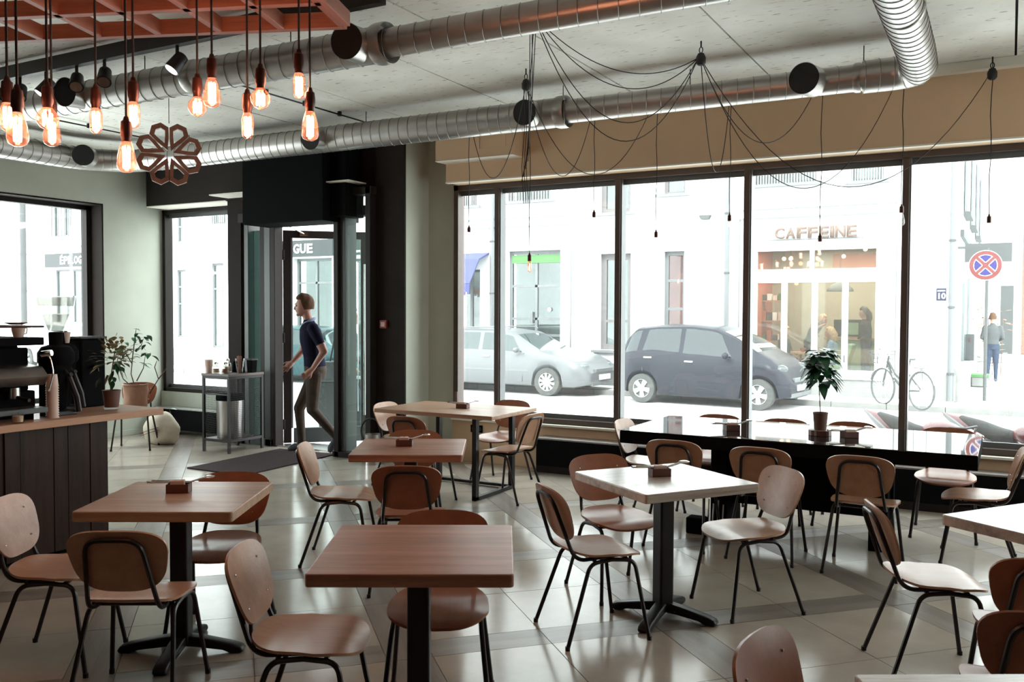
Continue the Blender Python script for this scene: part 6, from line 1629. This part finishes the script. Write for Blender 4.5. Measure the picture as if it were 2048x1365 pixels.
# ============================================================ PEOPLE
def make_person(name, label, loc, rz, J, mats, vox=.012, hairm='hair', scale=1.0, shoes='shoe', hands=True, skirt=False, group=None, hat=None, long_hair=False, sleeves=.55):
    """J: joints in metres, x forward, y to the person's left, z up. One fused body surface; hair, collar, shoes are parts."""
    r = root(name, label, 'person', loc, rz, group)
    V = {k: Vector(v) * scale for k, v in J.items()}
    mb = MB(); caps = []
    def limb(a, b, r0, r1, m_, n=4):
        a = Vector(a); b = Vector(b); pts = [a.lerp(b, k / n) for k in range(n + 1)]
        mb.tube(pts, [(r0 + (r1 - r0) * k / n) * scale for k in range(n + 1)], 12)
        mb.ball(a, r0 * scale, 12, 8); mb.ball(b, r1 * scale, 12, 8); caps.append((a, b, (r0 + r1) / 2 * scale, m_))
    top, leg, skin = mats
    # torso: elliptical rings from hips to neck
    rings = [(V['pelvis'] + Vector((0, 0, -.10)) * scale, .135, .108), (V['pelvis'], .165, .128), (V['pelvis'].lerp(V['chest'], .45), .150, .118), (V['chest'], .182, .138), (V['chest'].lerp(V['neck'], .55), .178, .120), (V['chest'].lerp(V['neck'], .85), .10, .075), (V['neck'], .062, .06)]
    lat = (V['shL'] - V['shR']); lat.z = 0; lat.normalize(); latp = (V['hipL'] - V['hipR']); latp.z = 0; latp.normalize()
    n = 20; vs = []
    for i, (c, a, b) in enumerate(rings):
        L_ = (latp.lerp(lat, i / (len(rings) - 1))).normalized(); F_ = Vector((L_.y, -L_.x, 0))
        for k in range(n):
            t = 2 * pi * k / n; vs.append(c + (L_ * cos(t) * a + F_ * sin(t) * b) * scale)
    fs = [(i * n + k, i * n + (k + 1) % n, (i + 1) * n + (k + 1) % n, (i + 1) * n + k) for i in range(len(rings) - 1) for k in range(n)]
    fs += [tuple(range(n)), tuple((len(rings) - 1) * n + k for k in range(n))]
    mb.add(vs, fs); caps.append((V['pelvis'] + Vector((0, 0, .10)) * scale, V['chest'].lerp(V['neck'], .45), .15 * scale, top)); caps.append((V['pelvis'] - Vector((0, 0, .10)), V['pelvis'] + Vector((0, 0, .02)), .14 * scale, leg))
    for s in 'LR':
        limb(V['sh' + s], V['el' + s], .066, .047, top if sleeves >= 1 else None)
        a, b = V['sh' + s], V['el' + s]
        caps.pop(); caps.append((a, a.lerp(b, min(sleeves, 1)), .05 * scale, top)); caps.append((a.lerp(b, min(sleeves, 1) + .02), b, .045 * scale, top if sleeves >= 1 else skin))
        limb(V['el' + s], V['wr' + s], .042, .027, top if sleeves > 1.2 else skin)
        limb(V['hip' + s], V['kn' + s], .096, .066, leg); limb(V['kn' + s], V['an' + s], .062, .042, leg)
        limb(V['an' + s], V['toe' + s], .038, .030, leg, 3)
        if hands:
            w_ = V['wr' + s]; h_ = V['ha' + s]; d = (h_ - w_).normalized(); L = 1 if s == 'L' else -1
            side = d.cross(Vector((0, L, 0)));  side = side.normalized() if side.length > .1 else Vector((1, 0, 0))
            pc = w_ + d * .055 * scale
            mb.tube([w_, w_ + d * .03 * scale, w_ + d * .085 * scale], [.026 * scale, .036 * scale, .036 * scale], 10); caps.append((w_, w_ + d * .09, .03, skin))
            palmn = d.cross(side).normalized()
            for q, (off, ln) in enumerate(((-.028, .066), (-.010, .076), (.010, .072), (.027, .055))):
                b0 = w_ + (d * .080 + side * off) * scale
                p1 = b0 + (d * ln * .5 + side * off * .2) * scale; p2 = b0 + (d * ln + palmn * -.018 + side * off * .3) * scale
                mb.tube([b0, p1, p2], [.0095, .0088, .007], 8); caps.append((b0, p2, .008, skin))
            t0 = w_ + (d * .03 + side * -.028) * scale; t1 = t0 + (d * .035 + side * -.028) * scale; t2 = t1 + (d * .03 + side * -.006) * scale
            mb.tube([t0, t1, t2], [.012, .0105, .008], 8); caps.append((t0, t2, .01, skin))
    # head with profile
    hc = V['head']; fw = Vector(J.get('look', (1, 0, 0))).normalized(); lt_ = Vector((-fw.y, fw.x, 0)).normalized(); up = fw.cross(lt_).normalized()
    if up.z < 0: up = -up
    def hp(x, y, z): return hc + (fw * x + lt_ * y + up * z) * scale
    vs = []; n, m_ = 22, 16
    for i in range(m_ + 1):
        th = pi * i / m_
        for k in range(n):
            ph = 2 * pi * k / n; x, y, z = sin(th) * cos(ph), sin(th) * sin(ph), cos(th)
            X, Y_, Z = x * .096, y * .076, z * .118
            if z < -.1:
                t = min(1, (-.1 - z) / .9); Y_ *= 1 - .28 * t; X = X * (1 - .25 * t) + .026 * t
                if x > 0: X += .012 * t
            if z > .1: X -= .010 * z
            vs.append(hp(X, Y_, Z))
    fs = [(i * n + k, (i + 1) * n + k, (i + 1) * n + (k + 1) % n, i * n + (k + 1) % n) for i in range(m_) for k in range(n)]
    mb.add(vs, fs); caps.append((hc - Vector((0, 0, .05)), hc + Vector((0, 0, .05)), .085 * scale, skin))
    mb.tube([hp(.088, 0, .012), hp(.108, 0, -.018), hp(.114, 0, -.030), hp(.094, 0, -.036)], [.008, .012, .013, .010], 8)
    mb.tube([hp(.090, -.028, .024), hp(.099, 0, .026), hp(.090, .028, .024)], [.008, .008, .008], 6)
    mb.tube([hp(.086, -.018, -.060), hp(.097, 0, -.060), hp(.086, .018, -.060)], [.006, .008, .006], 6)
    mb.ball(hp(.078, 0, -.098), .020 * scale, 8, 6)
    for s in (-1, 1): mb.ball(hp(-.006, s * .076, -.008), .030 * scale, 10, 8, (.55, .3, 1.0))
    limb(V['neck'] - Vector((0, 0, .03)), hc - up * .06 * scale - fw * .015, .056, .050, skin)
    o = mb.build('body', list(mats), r, world=False)
    rm_ = o.modifiers.new('fuse', 'REMESH'); rm_.mode = 'VOXEL'; rm_.voxel_size = vox; rm_.use_smooth_shade = True
    sm_ = o.modifiers.new('soften', 'SMOOTH'); sm_.iterations = 3; sm_.factor = .45
    bpy.context.view_layer.update()
    me = bpy.data.meshes.new_from_object(o.evaluated_get(bpy.context.evaluated_depsgraph_get()))
    o.modifiers.clear(); o.data = me; me.materials.clear()
    for q_ in mats: me.materials.append(M[q_])
    ix = {k: i for i, k in enumerate(mats)}
    ca_ = [(a, b - a, max((b - a).length_squared, 1e-9), rr, ix[mm]) for a, b, rr, mm in caps]
    for p in me.polygons:
        c = p.center; best = 1e9; bi = 0
        for a, ab, l2, rr, mi in ca_:
            t = (c - a).dot(ab) / l2; t = 0 if t < 0 else (1 if t > 1 else t)
            d_ = (c - a - ab * t).length - rr
            if d_ < best: best = d_; bi = mi
        p.material_index = bi; p.use_smooth = True
    # parts
    for s in (-1, 1):
        MB().ball(hp(.082, s * .030, .006), .0115 * scale, 8, 6).build('eye', 'hairdark', r, world=False, smooth=True)
    vs = []
    hm = MB(); n, m_ = 24, 10
    for sh in (0, 1):
        for i in range(m_ + 1):
            th = pi * .60 * i / m_
            for k in range(n):
                ph = 2 * pi * k / n; x, y, z = sin(th) * cos(ph), sin(th) * sin(ph), cos(th)
                lim = .50 if x > .45 else 1.0
                th2 = th * (lim if x > .45 else (1.0 - max(0, x) * .9)); x, y, z = sin(th2) * cos(ph), sin(th2) * sin(ph), cos(th2)
                g_ = 1.045 if sh == 0 else 1.17 + .05 * sin(ph * 7 + i) * (i < m_)
                gx = g_ + (.03 if (sh and x < 0) else 0)
                vs.append(hp(x * .098 * gx - .010 * z, y * .077 * g_, z * .120 * g_ + (.010 if sh and x > .1 else 0)))
    fs = []
    for sh in (0, 1):
        o_ = sh * (m_ + 1) * n
        fs += [(o_ + i * n + k, o_ + (i + 1) * n + k, o_ + (i + 1) * n + (k + 1) % n, o_ + i * n + (k + 1) % n) for i in range(m_) for k in range(n)]
    e0 = m_ * n; e1 = (m_ + 1) * n + m_ * n
    fs += [(e0 + k, e0 + (k + 1) % n, e1 + (k + 1) % n, e1 + k) for k in range(n)]
    hm.add(vs, fs); hm.build('hair', hairm, r, world=False, smooth=True)
    if long_hair: MB().tube([hp(-.05, 0, .06), hp(-.085, 0, -.04), hp(-.085, 0, -.16), hp(-.07, 0, -.26)], [.06, .085, .075, .03], 14).build('long_hair', hairm, r, world=False, smooth=True)
    for s in 'LR':
        a, t = V['an' + s], V['toe' + s]; d = t - a; dh = d.normalized()
        heel = a - dh * .05 * scale + Vector((0, 0, -.045)) * scale if d.z > -.12 else a - Vector((0, 0, .02))
        heel = a + (t - a) * -.25 + Vector((0, 0, -.035 * scale))
        m2 = MB(); m2.tube([heel, a.lerp(t, .25) - Vector((0, 0, .02)), a.lerp(t, .7), t, t + dh * .045 * scale], [.036 * scale, .047 * scale, .046 * scale, .042 * scale, .020 * scale], 12)
        m2.build('shoe', shoes, r, world=False, smooth=True)
    return r

# the man walking in through the door
mp = onz(600, 905, 0)
J = dict(pelvis=(-.10, 0, .95), chest=(-.06, 0, 1.29), neck=(-.025, 0, 1.52), head=(.025, 0, 1.685), look=(1, .02, -.06),
         shL=(-.07, .185, 1.435), shR=(-.03, -.185, 1.435), elL=(-.19, .235, 1.17), wrL=(-.06, .21, .965), haL=(.02, .20, .90),
         elR=(.04, -.24, 1.16), wrR=(.16, -.21, 1.03), haR=(.22, -.19, .97),
         hipL=(-.08, .085, .90), hipR=(-.11, -.085, .90), knL=(-.06, .09, .50), anL=(-.34, .09, .17), toeL=(-.27, .09, .045),
         knR=(.085, -.085, .50), anR=(.055, -.085, .085), toeR=(.17, -.085, .035))
man = make_person('person', 'man in navy polo and brown chinos walking in through the open door', (mp.x + .06, mp.y + .05, 0), radians(222), J, ('polo', 'trousers', 'skin'), vox=.009, sleeves=.62)
cl = MB(); 
for k in range(2): cl.tube([Vector((-.025, 0, 1.50 + .012 * k)) + Vector((.070 * cos(t), .070 * sin(t), -.045 * cos(t) * .8)) for t in [2 * pi * q / 16 for q in range(16)]], .013, 6, closed=True)
cl.build('shirt_collar', 'collar', man, world=False, smooth=True)
# a second person outside, half behind the door post, carrying a bag
J2 = dict(pelvis=(0, 0, .93), chest=(.02, 0, 1.25), neck=(.04, 0, 1.47), head=(.06, 0, 1.63), shL=(0, .17, 1.38), shR=(.03, -.17, 1.38), elL=(-.08, .21, 1.12), wrL=(.03, .20, .92), haL=(.08, .2, .86), elR=(.10, -.20, 1.14), wrR=(.22, -.15, 1.0), haR=(.28, -.14, .97),
          hipL=(0, .08, .88), hipR=(0, -.08, .88), knL=(-.14, .08, .50), anL=(-.42, .08, .20), toeL=(-.34, .08, .06), knR=(.18, -.08, .50), anR=(.26, -.08, .09), toeR=(.38, -.08, .04))
wq = onz(712, 890, -.08)
w2 = make_person('person', 'person in jeans outside behind the door post, walking with a dark shoulder bag', (ony(694, 700, 9.8).x, 9.8, -.08), radians(25), J2, ('jacket', 'jeans', 'skin'), vox=.014, hairm='hairdark', sleeves=1.5)
sb = root('shoulder_bag', 'dark grey shoulder bag on a long strap, seen through the door beside the man', 'bag', (-7.95, 9.62, .8))
m = MB(); m.prism(rrect(.17, .13, .03, 3), -.06, .06, axis='y', mx=Matrix.Translation((ony(664, 760, 9.6).x, 9.6, .80)) @ Matrix.Rotation(radians(20), 4, 'Z')); m.build('bag_body', 'bagcloth', sb, bevel=.015)
MB().tube([(ony(660, 740, 9.6).x, 9.6, .92), (ony(668, 700, 9.62).x, 9.62, 1.2), (ony(680, 660, 9.68).x, 9.68, 1.40)], .012, 8).build('strap', 'blackcloth', sb); 
# man walking away in the side street
J3 = dict(J2); J3.update(dict(look=(1, 0, -.15), knL=(-.02, .09, .49), anL=(-.05, .09, .09), toeL=(.07, .1, .04), knR=(.03, -.09, .49), anR=(.03, -.09, .09), toeR=(.16, -.1, .04), elL=(.0, .24, 1.12), wrL=(.16, .16, 1.05), haL=(.22, .1, 1.05), elR=(.0, -.24, 1.12), wrR=(.14, -.16, 1.05), haR=(.2, -.1, 1.05)))
q = onz(1983, 764, -.12)
make_person('person', 'man in grey jacket and blue jeans seen from behind in the side street', (q.x, q.y, -.12), radians(92), J3, ('jacket', 'jeans', 'skin'), vox=.016, hairm='hair', sleeves=1.5)
# guests and staff inside the corner shop
JS = dict(pelvis=(0, 0, .50), chest=(-.05, 0, .80), neck=(-.04, 0, 1.02), head=(0, 0, 1.18), shL=(-.05, .15, .95), shR=(-.05, -.15, .95), elL=(.02, .19, .72), wrL=(.22, .12, .66), haL=(.28, .08, .66), elR=(.02, -.19, .72), wrR=(.22, -.10, .64), haR=(.28, -.06, .64),
          hipL=(0, .09, .48), hipR=(0, -.09, .48), knL=(.40, .10, .50), anL=(.46, .10, .09), toeL=(.58, .1, .04), knR=(.42, -.08, .52), anR=(.40, -.08, .09), toeR=(.52, -.08, .04))
q = ony(1655, 700, 21.1)
make_person('person', 'blonde woman in pale denim seated in the green armchair inside the shop', (q.x + .05, 21.1, .0), radians(180), JS, ('denim', 'denim', 'skin'), vox=.018, hairm='hairblond', sleeves=1.5, long_hair=True, hands=False)
q = ony(1588, 700, 21.35)
make_person('person', 'blonde person sitting across the small table inside the shop', (q.x - .22, 21.5, .0), radians(-20), JS, ('jacket', 'jeans', 'skin'), vox=.018, hairm='hairblond', sleeves=1.5, long_hair=True, hands=False)
q = ony(1628, 660, 22.9); J4 = dict(J3); J4.update(dict(elR=(.28, -.18, 1.25), wrR=(.48, -.1, 1.35), haR=(.55, -.1, 1.38), chest=(.15, 0, 1.22), neck=(.26, 0, 1.36), head=(.36, 0, 1.46), shL=(.18, .16, 1.32), shR=(.2, -.16, 1.32)))
make_person('person', 'barista in black leaning over behind the shop counter', (q.x - .1, 22.85, .0), radians(-20), J4, ('blackcloth', 'blackcloth', 'skin'), vox=.018, hairm='hairblond', sleeves=.6, hands=False)
q = ony(1733, 660, 21.5)
make_person('person', 'dark-haired woman standing at the right inside the corner shop', (q.x, 21.5, .0), radians(200), J3, ('blackcloth', 'jeans', 'skin'), vox=.018, hairm='hairdark', sleeves=1.5, long_hair=True, hands=False)
